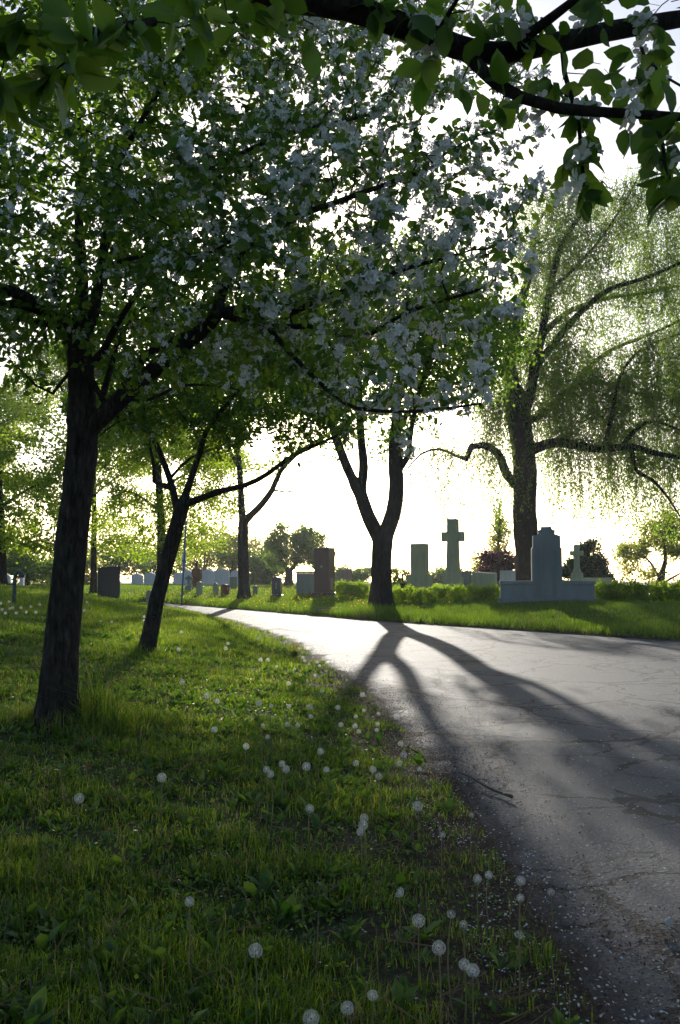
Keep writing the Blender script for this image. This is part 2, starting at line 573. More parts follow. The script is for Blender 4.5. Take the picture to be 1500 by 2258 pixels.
# leaf templates: y along the leaf
LEAF4 = np.array([(0, 0, 0), (0.22, 0.28, 0.07), (0.22, 0.62, 0.06), (0, 1, -0.10), (-0.22, 0.62, 0.06), (-0.22, 0.28, 0.07)])
LEAF4F = np.array([(0, 1, 2), (0, 2, 3), (0, 3, 4), (0, 4, 5)])
LEAF2 = np.array([(0, 0, 0), (0.27, 0.45, 0.07), (0, 1, -0.06), (-0.27, 0.45, 0.07)])
LEAF2F = np.array([(0, 1, 2), (0, 2, 3)])
MAPLE = np.array([(0, 0, 0), (0.5, 0.25, 0.1), (0.3, 0.55, 0.02), (0, 1, -0.12), (-0.3, 0.55, 0.02), (-0.5, 0.25, 0.1)])
NARROW = np.array([(0, 0, 0), (0.11, 0.4, 0.03), (0, 1, -0.05), (-0.11, 0.4, 0.03)])


def rich_leaf(seed):
    """a near leaf: pointed oval with a folded midrib, curled, 20 faces, with a stalk"""
    r = np.random.default_rng(seed)
    ts = np.array([0.0, 0.08, 0.2, 0.35, 0.5, 0.65, 0.8, 0.92, 1.0])
    ws = np.array([0.012, 0.13, 0.24, 0.30, 0.305, 0.26, 0.17, 0.075, 0.0]) * r.uniform(0.9, 1.1)
    V, F = [], []
    curl, fold, tw = r.uniform(0.05, 0.28), r.uniform(0.12, 0.4), r.uniform(-0.3, 0.3)
    for i, (t, w) in enumerate(zip(ts, ws)):
        z0 = -curl * t * t
        jag = 1 + 0.06 * (-1) ** i
        V += [(-w * jag, t, z0 + w * fold - w * tw * t), (0.02 * math.sin(3 * t), t, z0), (w * jag, t, z0 + w * fold + w * tw * t)]
        if i:
            a = 3 * (i - 1)
            F += [(a, a + 1, a + 4, a + 3), (a + 1, a + 2, a + 5, a + 4)]
    b = len(V)
    V += [(-0.012, -0.32, 0.05), (0.012, -0.32, 0.05), (0.012, 0.02, 0), (-0.012, 0.02, 0)]
    F.append((b, b + 1, b + 2, b + 3))
    return np.array(V), np.array(F)


def blossom(seed, nf=5, fs=0.019, spread=0.028, fine=False):
    """a spur of white five-petalled flowers, metres"""
    r = np.random.default_rng(seed)
    V, F = [], []
    for f in range(nf):
        ax = r.normal(size=3)
        ax[1] = abs(ax[1]) * 0.8 + 0.2
        ax /= np.linalg.norm(ax)
        c = ax * spread * r.uniform(0.7, 1.3)
        M = frames(ax[None], np.array([r.uniform(0, 6.28)]))[0]
        for p in range(5):
            a = p * 2 * math.pi / 5 + r.uniform(-0.15, 0.15)
            cup = r.uniform(0.15, 0.6)
            u = np.array([math.cos(a), cup, math.sin(a)])
            s = np.array([-math.sin(a), 0, math.cos(a)])
            b = len(V)
            L, W = fs * r.uniform(0.85, 1.15), fs * 0.40
            pts = ([u * 0.12 * L, u * 0.55 * L + s * W, u * L * 0.92 + s * W * 0.75 + np.array([0, 0.1 * L, 0]), u * L * 1.02 + np.array([0, 0.16 * L, 0]),
                    u * L * 0.92 - s * W * 0.75 + np.array([0, 0.1 * L, 0]), u * 0.55 * L - s * W] if fine else
                   [u * 0.1 * L, u * 0.62 * L + s * W, u * L, u * 0.62 * L - s * W])
            for q in pts:
                V.append(c + M @ q)
            if fine:
                F += [(b, b + 1, b + 2), (b, b + 2, b + 3), (b, b + 3, b + 4), (b, b + 4, b + 5)]
            else:
                F += [(b, b + 1, b + 2), (b, b + 2, b + 3)]
    return np.array(V), np.array(F)


# ------------------------------------------------------------------ trees
class Skeleton:
    def __init__(self):
        self.p, self.par, self.r, self.lim = [], [], [], []

    def path(self, pts, r0, r1, step, attach=True, wig=0.0):
        pts = [np.asarray(q, float) for q in pts]
        if attach and self.p:
            A = np.array(self.p)
            k = int(np.argmin(((A - pts[0]) ** 2).sum(1)))
            pts = [A[k]] + pts[1:] if np.linalg.norm(A[k] - pts[0]) < 3 * step else [A[k]] + pts
        else:
            k = -1
        Q = np.array(pts)
        ext = np.vstack([2 * Q[0] - Q[1], Q, 2 * Q[-1] - Q[-2]])
        out = []
        for i in range(1, len(ext) - 2):
            n = max(1, int(np.linalg.norm(ext[i + 1] - ext[i]) / step))
            for j in range(n):
                t = j / n
                a, b, c, d = ext[i - 1:i + 3]
                out.append(0.5 * (2 * b + (c - a) * t + (2 * a - 5 * b + 4 * c - d) * t * t + (3 * b - 3 * c + d - a) * t ** 3))
        out.append(Q[-1])
        out = np.array(out)
        if wig:
            nz = rng.normal(size=out.shape) * wig
            nz[0] = 0
            out = out + np.cumsum(nz, 0) * 0.35 * np.minimum(1, np.arange(len(out))[:, None] / 4) * 0.6
        L = len(out)
        par = k
        st = 1 if k >= 0 else 0
        for j in range(st, L):
            self.p.append(out[j])
            self.par.append(par)
            self.r.append(r0 + (r1 - r0) * (j / max(1, L - 1)) ** 0.8)
            self.lim.append(True)
            par = len(self.p) - 1
        return par

    def grow(self, att, step, infl, kill, iters=90, jit=0.25, up=0.0, skip_below=None):
        att = np.asarray(att, float)
        pos = np.array(self.p)
        near_d = np.full(len(att), 1e9)
        near_i = np.zeros(len(att), int)

        def upd(idx):
            for c in range(0, len(idx), 400):
                ii = idx[c:c + 400]
                d = np.sqrt(((att[:, None, :] - pos[ii][None]) ** 2).sum(2))
                j = d.argmin(1)
                m = d[np.arange(len(att)), j]
                b = m < near_d
                near_d[b] = m[b]
                near_i[b] = ii[j[b]]
        start = np.arange(len(pos))
        if skip_below is not None:
            start = start[pos[:, 2] > skip_below]
        upd(start)
        kids = {}
        for it in range(iters):
            alive = near_d > kill
            act = alive & (near_d < infl)
            if not act.any():
                if not alive.any() or infl > 50:
                    break
                infl *= 1.5
                continue
            dirs = np.zeros((len(pos), 3))
            v = att[act] - pos[near_i[act]]
            v /= np.linalg.norm(v, axis=1, keepdims=True)
            np.add.at(dirs, near_i[act], v)
            src = np.unique(near_i[act])
            src = np.array([s for s in src if kids.get(int(s), 0) < 3], int)
            if len(src) == 0:
                break
            d = dirs[src]
            nn = np.linalg.norm(d, axis=1, keepdims=True)
            d = d / np.maximum(nn, 1e-6) + rng.normal(size=d.shape) * jit
            d[:, 2] += up
            d /= np.linalg.norm(d, axis=1, keepdims=True)
            new = pos[src] + d * step
            base = len(pos)
            for s, q in zip(src, new):
                kids[int(s)] = kids.get(int(s), 0) + 1
                self.p.append(q)
                self.par.append(int(s))
                self.r.append(0.0)
                self.lim.append(False)
            pos = np.vstack([pos, new])
            upd(np.arange(base, len(pos)))

    def finish(self, tip=0.004, e=2.3, cap=0.6):
        n = len(self.p)
        self.P = np.array(self.p)
        par = np.array(self.par)
        lim = np.array(self.lim)
        rr = np.zeros(n)
        acc = np.zeros(n)
        for i in range(n - 1, -1, -1):
            v = acc[i] ** (1 / e) if acc[i] > 0 else tip
            rr[i] = max(v, tip)
            if par[i] >= 0:
                acc[par[i]] += rr[i] ** e
        ex = np.array(self.r)
        rad = np.where(lim, ex, rr)
        for i in range(n):
            if not lim[i] and par[i] >= 0:
                rad[i] = min(rad[i], rad[par[i]] * (cap if lim[par[i]] else 1.0))
                rad[i] = max(rad[i], tip * 0.6)
        self.rad, self.parent, self.isl = rad, par, lim
        self.kids = [[] for _ in range(n)]
        for i in range(n):
            if par[i] >= 0:
                self.kids[par[i]].append(i)

    def chains(self):
        """(indices, is_limb); a limb chain follows limb nodes"""
        n = len(self.P)
        starts = [(i, -1) for i in range(n) if self.parent[i] < 0]
        out = []
        while starts:
            s, pr = starts.pop()
            ch = [pr, s] if pr >= 0 else [s]
            c = s
            while True:
                ks = [k for k in self.kids[c]]
                if not ks:
                    break
                same = [k for k in ks if self.isl[k] == self.isl[s]]
                nxt = max(same, key=lambda k: self.rad[k]) if same else None
                for k in ks:
                    if k != nxt:
                        starts.append((k, c))
                if nxt is None:
                    break
                ch.append(nxt)
                c = nxt
            if len(ch) > 1:
                out.append((ch, bool(self.isl[s]), pr >= 0))
        return out

    def tubes(self, limbs, sides_of, flare=None, rough=0.0, org=np.zeros(3)):
        Vs, Fs, Cs, off = [], [], [], 0
        for ch, il, hasp in self.chains():
            if il != limbs:
                continue
            Q = self.P[ch]
            r = self.rad[ch].copy()
            if hasp:
                r[0] = min(r[0], r[1] * 1.25)
            k = sides_of(r.max())
            T = np.gradient(Q, axis=0)
            T /= np.maximum(np.linalg.norm(T, axis=1, keepdims=True), 1e-9)
            avg = np.abs(T.mean(0))
            ref = np.eye(3)[int(np.argmin(avg))]
            U = np.cross(T, ref)
            U /= np.maximum(np.linalg.norm(U, axis=1, keepdims=True), 1e-9)
            W = np.cross(T, U)
            a = np.arange(k) * 2 * math.pi / k
            rr = np.repeat(r[:, None], k, 1)
            if rough and k > 6:
                ph = rng.uniform(0, 6.28, 3)
                zc = np.cumsum(np.r_[0, np.linalg.norm(np.diff(Q, axis=0), axis=1)])[:, None]
                rr = rr * (1 + rough * (0.6 * np.sin(2 * a[None] + zc * 2.1 + ph[0]) + 0.5 * np.sin(5 * a[None] + zc * 5 + ph[1])
                                        + 0.9 * rng.normal(size=rr.shape) * 0.6))
            if flare and not hasp:
                hz = (Q[:, 2] - Q[0, 2])[:, None]
                f = np.exp(-np.maximum(hz, 0) / flare[1])
                rr = rr * (1 + flare[0] * f * (1 + 0.45 * np.sin(5 * a[None] + 1.0)))
            V = Q[:, None] + rr[:, :, None] * (np.cos(a)[None, :, None] * U[:, None] + np.sin(a)[None, :, None] * W[:, None])
            n = len(Q)
            i = np.arange(n - 1)[:, None] * k
            j = np.arange(k)[None]
            j2 = (j + 1) % k
            F = np.stack([i + j, i + j2, i + k + j2, i + k + j], 2).reshape(-1, 4) + off
            Vs.append(V.reshape(-1, 3))
            Fs.append(F)
            off += n * k
            Vs.append(Q[-1:] + T[-1:] * r[-1] * 0.7)
            t0 = off - k
            Cs.append(np.stack([t0 + np.arange(k), t0 + (np.arange(k) + 1) % k, np.full(k, off)], 1))
            off += 1
        V = np.vstack(Vs) - org
        return V, [np.vstack(Fs), np.vstack(Cs)]


def ellipsoid_points(ells, dens):
    out = []
    for (c, r) in ells:
        c, r = np.asarray(c, float), np.asarray(r, float)
        n = int(dens * 4.19 * r[0] * r[1] * r[2])
        q = rng.normal(size=(n, 3))
        q /= np.linalg.norm(q, axis=1, keepdims=True)
        q *= rng.uniform(0, 1, (n, 1)) ** (1 / 2.6)
        out.append(c + q * r)
    return np.vstack(out)


def twig_leaves(sk, n, maxr, spread, size, droop=-0.35):
    """n leaf positions, axes and sizes on the thin nodes"""
    idx = np.nonzero((~sk.isl) & (sk.rad < maxr))[0]
    pick = rng.choice(idx, n)
    seg = sk.P[pick] - sk.P[np.maximum(sk.parent[pick], 0)]
    pos = sk.P[pick] - seg * rng.uniform(0, 1, (n, 1)) + rng.normal(size=(n, 3)) * spread
    d = rdir(n, droop) + 0.6 * seg / np.maximum(np.linalg.norm(seg, axis=1, keepdims=True), 1e-6)
    return pos, d, size * rng.uniform(0.65, 1.25, n)


def in_view(pos, m=60):
    v = pos - np.array([0, 0, EYE])
    y = v[:, 1] * math.cos(PITCH) + v[:, 2] * math.sin(PITCH)
    z = -v[:, 1] * math.sin(PITCH) + v[:, 2] * math.cos(PITCH)
    y = np.maximum(y, 0.01)
    u, w = CX + FPX * v[:, 0] / y, CY - FPX * z / y
    return (u > -m) & (u < 1500 + m) & (w > -m) & (w < 2258 + m) & (y > 0.2)


def leaf_objects(root, name, meshes, pos, rot, scl):
    for i in range(len(pos)):
        o = bpy.data.objects.new(name, meshes[i % len(meshes)])
        col.objects.link(o)
        M = Matrix([list(rot[i][r] * scl[i]) + [pos[i][r] - root.location[r]] for r in range(3)] + [[0, 0, 0, 1]])
        o.parent = root
        o.matrix_local = M


def build_tree(name, label, base, sk, bark, sides, flare=(0.35, 0.35), rough=0.04, cat='tree', group=None):
    root = thing(name, label, cat, tuple(base), 0, group)
    V, F = sk.tubes(True, sides, flare, rough, base)
    link('trunk', mesh_data('trunk', V, F, bark, None, True), root)
    V, F = sk.tubes(False, lambda r: 3 if r < 0.006 else (4 if r < 0.02 else 6), None, 0, base)
    link('branchwork', mesh_data('branchwork', V, F, bark, None, True), root)['kind'] = 'stuff'
    return root


def stuff(name, V, F, var, mat, parent=None, org=None, smooth=False):
    if org is not None:
        V = V - org
    o = link(name, mesh_data(name, V, F, mat, {'var': var}, smooth), parent)
    o['kind'] = 'stuff'
    return o


def add_foliage(root, base, sk, n, maxr, spread, size, mat, tv=LEAF2, tf=LEAF2F, name='foliage', droop=-0.35, part=True):
    pos, d, s = twig_leaves(sk, n, maxr, spread, size, droop)
    V, F, a = scatter(tv, tf, pos, frames(d, rng.uniform(0, 6.28, n)), s, rng.uniform(0, 1, n))
    return stuff(name, V, F, a, mat, root, np.asarray(base))


def place_grown(px, py):
    b = at(px, py)
    b[2] -= 0.05
    return b


SIDES = lambda r: 16 if r > 0.12 else (12 if r > 0.05 else 8)


# ================================================================== SETTING
def make_ground():
    fx = np.arange(-18, 18.01, 0.36)
    fy = np.arange(0, 60.01, 0.36)
    gx = np.concatenate([-18 - np.cumsum(0.45 * 1.14 ** np.arange(1, 47))[::-1], fx, 18 + np.cumsum(0.45 * 1.14 ** np.arange(1, 47))])
    gy = np.concatenate([0 - np.cumsum(0.5 * 1.12 ** np.arange(1, 50))[::-1], fy, 60 + np.cumsum(0.45 * 1.13 ** np.arange(1, 52))])
    X, Y = np.meshgrid(gx, gy, indexing='ij')
    x, y = X.ravel(), Y.ravel()
    z = H(x, y)
    dl, dr = dists(x, y)
    e = np.clip(np.where(dl > 0, dl, np.where(dr > 0, dr * 2, 0)), 0, 2)
    n, m = len(gx), len(gy)
    i, j = np.meshgrid(np.arange(n - 1), np.arange(m - 1), indexing='ij')
    a = (i * m + j).ravel()
    F = np.stack([a, a + m, a + m + 1, a + 1], 1)
    o = link('ground', mesh_data('ground', np.stack([x, y, z], 1), F, 'lawn_soil', {'edge': e}, True))
    tag(o, 'grassy cemetery ground on both sides of the asphalt road', 'ground', None, 'structure')


def make_road():
    ys = np.arange(-39, 96, 0.25)
    us = np.linspace(0, 1, 29)
    xl = XL(ys) + 0.10 * wob(ys, ys * 0, 3.0) + 0.07 * wob(ys, ys * 0, 8.0, 1.0) - 0.05
    xr = XR(ys) + 0.03 * wob(ys, ys * 0, 3.0, 4.0)
    X = xl[:, None] + (xr - xl)[:, None] * us[None]
    Y = np.repeat(ys[:, None], len(us), 1)
    Z = 0.006 + 0.02 * np.sin(np.pi * us)[None] + 0.006 * wob(X, Y, 0.8) * np.sin(np.pi * us)[None]
    Z[:, 0] -= 0.03
    Z[:, -1] -= 0.03
    E = (X - xl[:, None]) * 0.9
    m = len(us)
    i, j = np.meshgrid(np.arange(len(ys) - 1), np.arange(m - 1), indexing='ij')
    a = (i * m + j).ravel()
    F = np.stack([a, a + 1, a + m + 1, a + m], 1)
    o = link('road', mesh_data('road', np.stack([X.ravel(), Y.ravel(), Z.ravel()], 1), F, 'asphalt', {'edge': E.ravel()}, True))
    tag(o, 'cracked grey asphalt cemetery road curving away to the left', 'road', None, 'structure')


make_ground()
make_road()

# ------------------------------------------------------------------ grass
A_BASE = place_grown(128, 1606)
B_BASE = place_grown(322, 1446)


def blades(x, y, h, w, lean, seg, var):
    n = len(x)
    z = H(x, y) - 0.006
    th = rng.uniform(0, 2 * math.pi, n)
    ld = rng.uniform(0, 2 * math.pi, n)
    wx, wy = np.cos(th) * w * 0.5, np.sin(th) * w * 0.5
    lx, ly = np.cos(ld) * lean * h, np.sin(ld) * lean * h
    o = np.zeros(n)
    if seg == 1:
        V = np.stack([np.stack([x - wx, y - wy, z], 1), np.stack([x + wx, y + wy, z], 1), np.stack([x + lx, y + ly, z + h], 1)], 1)
        f = np.array([(0, 1, 2)])
    else:
        V = np.stack([np.stack([x - wx, y - wy, z], 1), np.stack([x + wx, y + wy, z], 1),
                      np.stack([x + wx * 0.8 + lx * 0.3, y + wy * 0.8 + ly * 0.3, z + h * 0.58], 1),
                      np.stack([x - wx * 0.8 + lx * 0.3, y - wy * 0.8 + ly * 0.3, z + h * 0.58], 1),
                      np.stack([x + lx, y + ly, z + h * (1 - 0.25 * lean)], 1)], 1)
        f = np.array([(0, 1, 2), (0, 2, 3), (3, 2, 4)])
    k = V.shape[1]
    F = f[None] + (np.arange(n) * k)[:, None, None]
    return V.reshape(-1, 3), F.reshape(-1, 3), np.repeat(var, k)


def sample_area(y0, y1, dens, side, marg=1.0):
    xa, xb = -0.36 * y1 - marg, 0.36 * y1 + marg
    n = int((xb - xa) * (y1 - y0) * dens)
    x, y = rng.uniform(xa, xb, n), rng.uniform(y0, y1, n)
    k = np.abs(x) < 0.36 * y + marg
    x, y = x[k], y[k]
    dl, dr = dists(x, y)
    d = dl if side == 'l' else dr
    k = d > 0.0
    return x[k], y[k], d[k]


def grass():
    Vs, Fs, As = {1: [], 3: []}, {1: [], 3: []}, {1: [], 3: []}
    off = {1: 0, 3: 0}

    def put(seg, V, F, a):
        Fs[seg].append(F + off[seg])
        off[seg] += len(V)
        Vs[seg].append(V)
        As[seg].append(a)
    for (y0, y1, dens, w, seg) in ((1.6, 5, 4600, 0.0042, 3), (5, 9, 3000, 0.0055, 3), (9, 15, 1700, 0.008, 3), (15, 24, 1100, 0.012, 1),
                                   (24, 40, 420, 0.02, 1), (40, 75, 130, 0.04, 1)):
        x, y, d = sample_area(y0, y1, dens, 'l')
        patch = wob(x, y, 2.2, 0.7) + 0.8 * wob(x, y, 6.1, 1.7) + 0.6 * wob(x, y, 15.0, 0.3)
        keep = rng.uniform(0, 1, len(x)) < np.clip(0.56 + 0.75 * patch, 0.06, 1) * S(-0.05, 0.6, d + 0.30 * wob(x, y, 3.3, 2.5) + 0.15 * wob(x, y, 9.0, 1.5))
        x, y, d, patch = x[keep], y[keep], d[keep], patch[keep]
        n = len(x)
        far = S(12, 30, y)
        h = (0.05 + 0.028 * patch + 0.07 * rng.beta(1.2, 4, n)) * (0.75 + 0.35 * S(0.1, 1.2, d)) * (1 + 0.5 * far)
        h = np.clip(h, 0.02, 0.3)
        # taller tufts at the foot of the trunks
        for b, rad, gain in ((A_BASE, 0.5, 2.2), (A_BASE + np.array([0.45, 0.1, 0]), 0.35, 3.0), (B_BASE + np.array([-0.2, 0, 0]), 0.55, 2.6)):
            q = np.hypot(x - b[0], y - b[1])
            h = h * (1 + gain * np.exp(-(q / rad) ** 2) * rng.uniform(0.4, 1, n))
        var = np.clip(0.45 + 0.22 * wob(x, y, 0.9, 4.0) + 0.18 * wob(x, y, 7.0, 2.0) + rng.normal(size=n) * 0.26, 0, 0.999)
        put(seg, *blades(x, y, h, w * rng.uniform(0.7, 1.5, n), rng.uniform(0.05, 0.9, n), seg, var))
    for (y0, y1, dens, w) in ((18, 34, 520, 0.018), (34, 50, 330, 0.026), (50, 95, 80, 0.05)):
        x, y, d = sample_area(y0, y1, dens, 'r')
        keep = (d < 40) & (rng.uniform(0, 1, len(x)) < np.clip(0.9 + 0.3 * wob(x, y, 2.0, 1.0), 0.3, 1))
        x, y, d = x[keep], y[keep], d[keep]
        n = len(x)
        h = (0.09 + 0.10 * rng.beta(1.3, 3, n)) * (0.8 + 0.8 * np.exp(-(d / 1.2) ** 2)) * (1 + 0.25 * wob(x, y, 1.4, 3.0))
        q = np.hypot(x - 1.3, y - 33.5)
        h = h * (1 + 1.2 * np.exp(-(q / 1.1) ** 2))
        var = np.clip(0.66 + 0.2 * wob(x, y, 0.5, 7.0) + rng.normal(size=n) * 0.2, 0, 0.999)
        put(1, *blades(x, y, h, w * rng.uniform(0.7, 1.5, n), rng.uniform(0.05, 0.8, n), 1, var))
    for seg, nm, lb in ((3, 'lawn_grass', 'green grass blades of the near lawn under the crab apple trees'),
                        (1, 'bank_grass', 'sunlit grass of the far lawn and the bank across the road')):
        V, F, a = np.vstack(Vs[seg]), np.vstack(Fs[seg]), np.concatenate(As[seg])
        tag(stuff(nm, V, F, a, 'grass_blade'), lb, 'grass')


grass()


def ground_cover():
    # rosettes of broad leaves and small clover-like leaves among the grass
    Vs, Fs, As, off = [], [], [], 0

    def put(V, F, a):
        nonlocal off
        Vs.append(V); Fs.append(F + off); As.append(a)
        off += len(V)
    for (y0, y1, dens, nl, sz) in ((1.8, 6, 120, 7, 0.075), (6, 12, 75, 6, 0.085), (12, 20, 30, 6, 0.10)):
        x, y, d = sample_area(y0, y1, dens, 'l')
        k = rng.uniform(0, 1, len(x)) < np.clip(0.6 + 0.6 * wob(x, y, 1.6, 9.0), 0.15, 1) * S(0.1, 0.8, d)
        x, y = np.repeat(x[k], nl), np.repeat(y[k], nl)
        n = len(x)
        az = rng.uniform(0, 6.28, n)
        el = rng.uniform(0.15, 1.2, n)
        dd = np.stack([np.cos(az) * np.cos(el), np.sin(az) * np.cos(el), np.sin(el)], 1)
        pos = np.stack([x, y, H(x, y) + 0.004], 1) + dd * 0.01
        put(*scatter(LEAF4, LEAF4F, pos, frames(dd, rng.normal(size=n) * 0.3), sz * rng.uniform(0.4, 1.35, n) * np.repeat(rng.uniform(0.5, 1.2, n // nl), nl), rng.uniform(0, 1, n)))
    for (y0, y1, dens, sz) in ((1.8, 6, 1500, 0.017), (6, 14, 700, 0.022)):
        x, y, d = sample_area(y0, y1, dens, 'l')
        k = rng.uniform(0, 1, len(x)) < np.clip(0.35 + 0.9 * wob(x, y, 1.3, 5.0), 0.05, 1) * S(0.0, 0.9, d)
        x, y = x[k], y[k]
        n = len(x)
        pos = np.stack([x, y, H(x, y) + rng.uniform(0.01, 0.06, n)], 1)
        put(*scatter(LEAF2 * np.array([1.5, 1, 1]), LEAF2F, pos, frames(rdir(n, 0.25), rng.uniform(0, 6.28, n)), sz * rng.uniform(0.6, 1.5, n), rng.uniform(0, 1, n)))
    tag(stuff('ground_cover', np.vstack(Vs), np.vstack(Fs), np.concatenate(As), 'weed_leaf'),
        'low broad leaved weeds and clover growing among the grass blades', 'weeds')


ground_cover()


def litter():
    # brown chips and dead leaf bits along the crumbling road edge
    n = 38000
    y = 1.5 + 26 * rng.beta(1.0, 2.6, n)
    d = rng.normal(size=n) * 0.26 + 0.10 + 0.22 * wob(y, y, 1.1, 3.0)
    d = np.where(rng.uniform(0, 1, n) < 0.10, rng.normal(size=n) * 0.6, d)
    x = XL(y) - d
    z = np.where(d > 0, H(x, y), 0.012) + 0.004
    pos = np.stack([x, y, z], 1)
    dd = rdir(n)
    dd[:, 2] *= 0.35
    V, F, a = scatter(LEAF2, LEAF2F, pos, frames(dd, rng.normal(size=n) * 0.6), 0.0105 * rng.uniform(0.4, 1.8, n), rng.uniform(0, 1, n))
    tag(stuff('edge_litter', V, F, a, 'debris'), 'brown chips and dead leaf bits along the crumbling road edge', 'litter')
    # dead leaves and straw lying in the lawn
    x, y, d = sample_area(1.8, 14, 26, 'l')
    n = len(x)
    dd = rdir(n)
    dd[:, 2] *= 0.3
    V, F, a = scatter(LEAF4, LEAF4F, np.stack([x, y, H(x, y) + rng.uniform(0.01, 0.05, n)], 1), frames(dd, rng.normal(size=n) * 0.8), 0.034 * rng.uniform(0.4, 1.5, n), rng.uniform(0.3, 1, n))
    x, y, d = sample_area(1.8, 14, 55, 'l')
    n = len(x)
    dd = rdir(n)
    dd[:, 2] = np.abs(dd[:, 2]) * 0.5
    V2, F2, a2 = scatter(np.array([(-0.012, 0, 0), (0.012, 0, 0), (0.008, 1, 0), (-0.008, 1, 0)]), np.array([(0, 1, 2), (0, 2, 3)]), np.stack([x, y, H(x, y) + rng.uniform(0.01, 0.06, n)], 1),
                         frames(dd, rng.uniform(0, 6.28, n)), rng.uniform(0.08, 0.26, n), np.full(n, 0.97))
    tag(stuff('lawn_litter', np.vstack([V, V2]), np.vstack([F, F2 + len(V)]), np.concatenate([a, a2]), 'debris'), 'dead leaves and pale straw lying among the lawn grass', 'litter')
    # fallen white petals, thickest beneath the overhanging tree
    n = 4600
    y = 1.6 + 15 * rng.beta(1.0, 2.2, n)
    x = XL(y) + np.abs(rng.normal(size=n)) ** 1.4 * 0.62 - 0.25 + 0.2 * wob(y, y, 2.3, 1.0)
    x = np.where(rng.uniform(0, 1, n) < 0.22, rng.uniform(-0.36, 0.42, n) * y, x)
    dl, dr = dists(x, y)
    z = np.where(dl > 0, H(x, y) + rng.uniform(0.004, 0.035, n), 0.03 + 0.006)
    pos = np.stack([x, y, z], 1)
    dd = rdir(n)
    dd[:, 2] *= 0.25
    pt = np.array([(0, 0, 0), (0.36, 0.35, 0.12), (0.30, 0.8, 0.16), (0, 1, 0.1), (-0.30, 0.8, 0.16), (-0.36, 0.35, 0.12)])
    V, F, a = scatter(pt, LEAF4F, pos, frames(dd, rng.normal(size=n) * 0.3), 0.0105 * rng.uniform(0.6, 1.5, n), rng.uniform(0, 1, n))
    tag(stuff('fallen_petals', V, F, a, 'petal'), 'small white fallen petals sprinkled over road edge and grass', 'petals')


litter()


def yellow_specks():
    x, y, d = sample_area(34, 60, 5, 'r')
    k = d < 14
    x, y = x[k], y[k]
    n = len(x)
    pos = np.stack([x, y, H(x, y) + rng.uniform(0.10, 0.2, n)], 1)
    V, F, a = scatter(LEAF2 * np.array([1.8, 1, 1]), LEAF2F, pos, frames(rdir(n, 0.3), rng.uniform(0, 6.28, n)), 0.06 * rng.uniform(0.6, 1.3, n), rng.uniform(0, 1, n))
    tag(stuff('yellow_flowers', V, F, a, 'yellow_petal'), 'tiny yellow flowers dotting the sunlit grass across the road', 'flowers')


yellow_specks()

# ================================================================== TREES
def mid(a, b, t): return np.asarray(a) * (1 - t) + np.asarray(b) * t


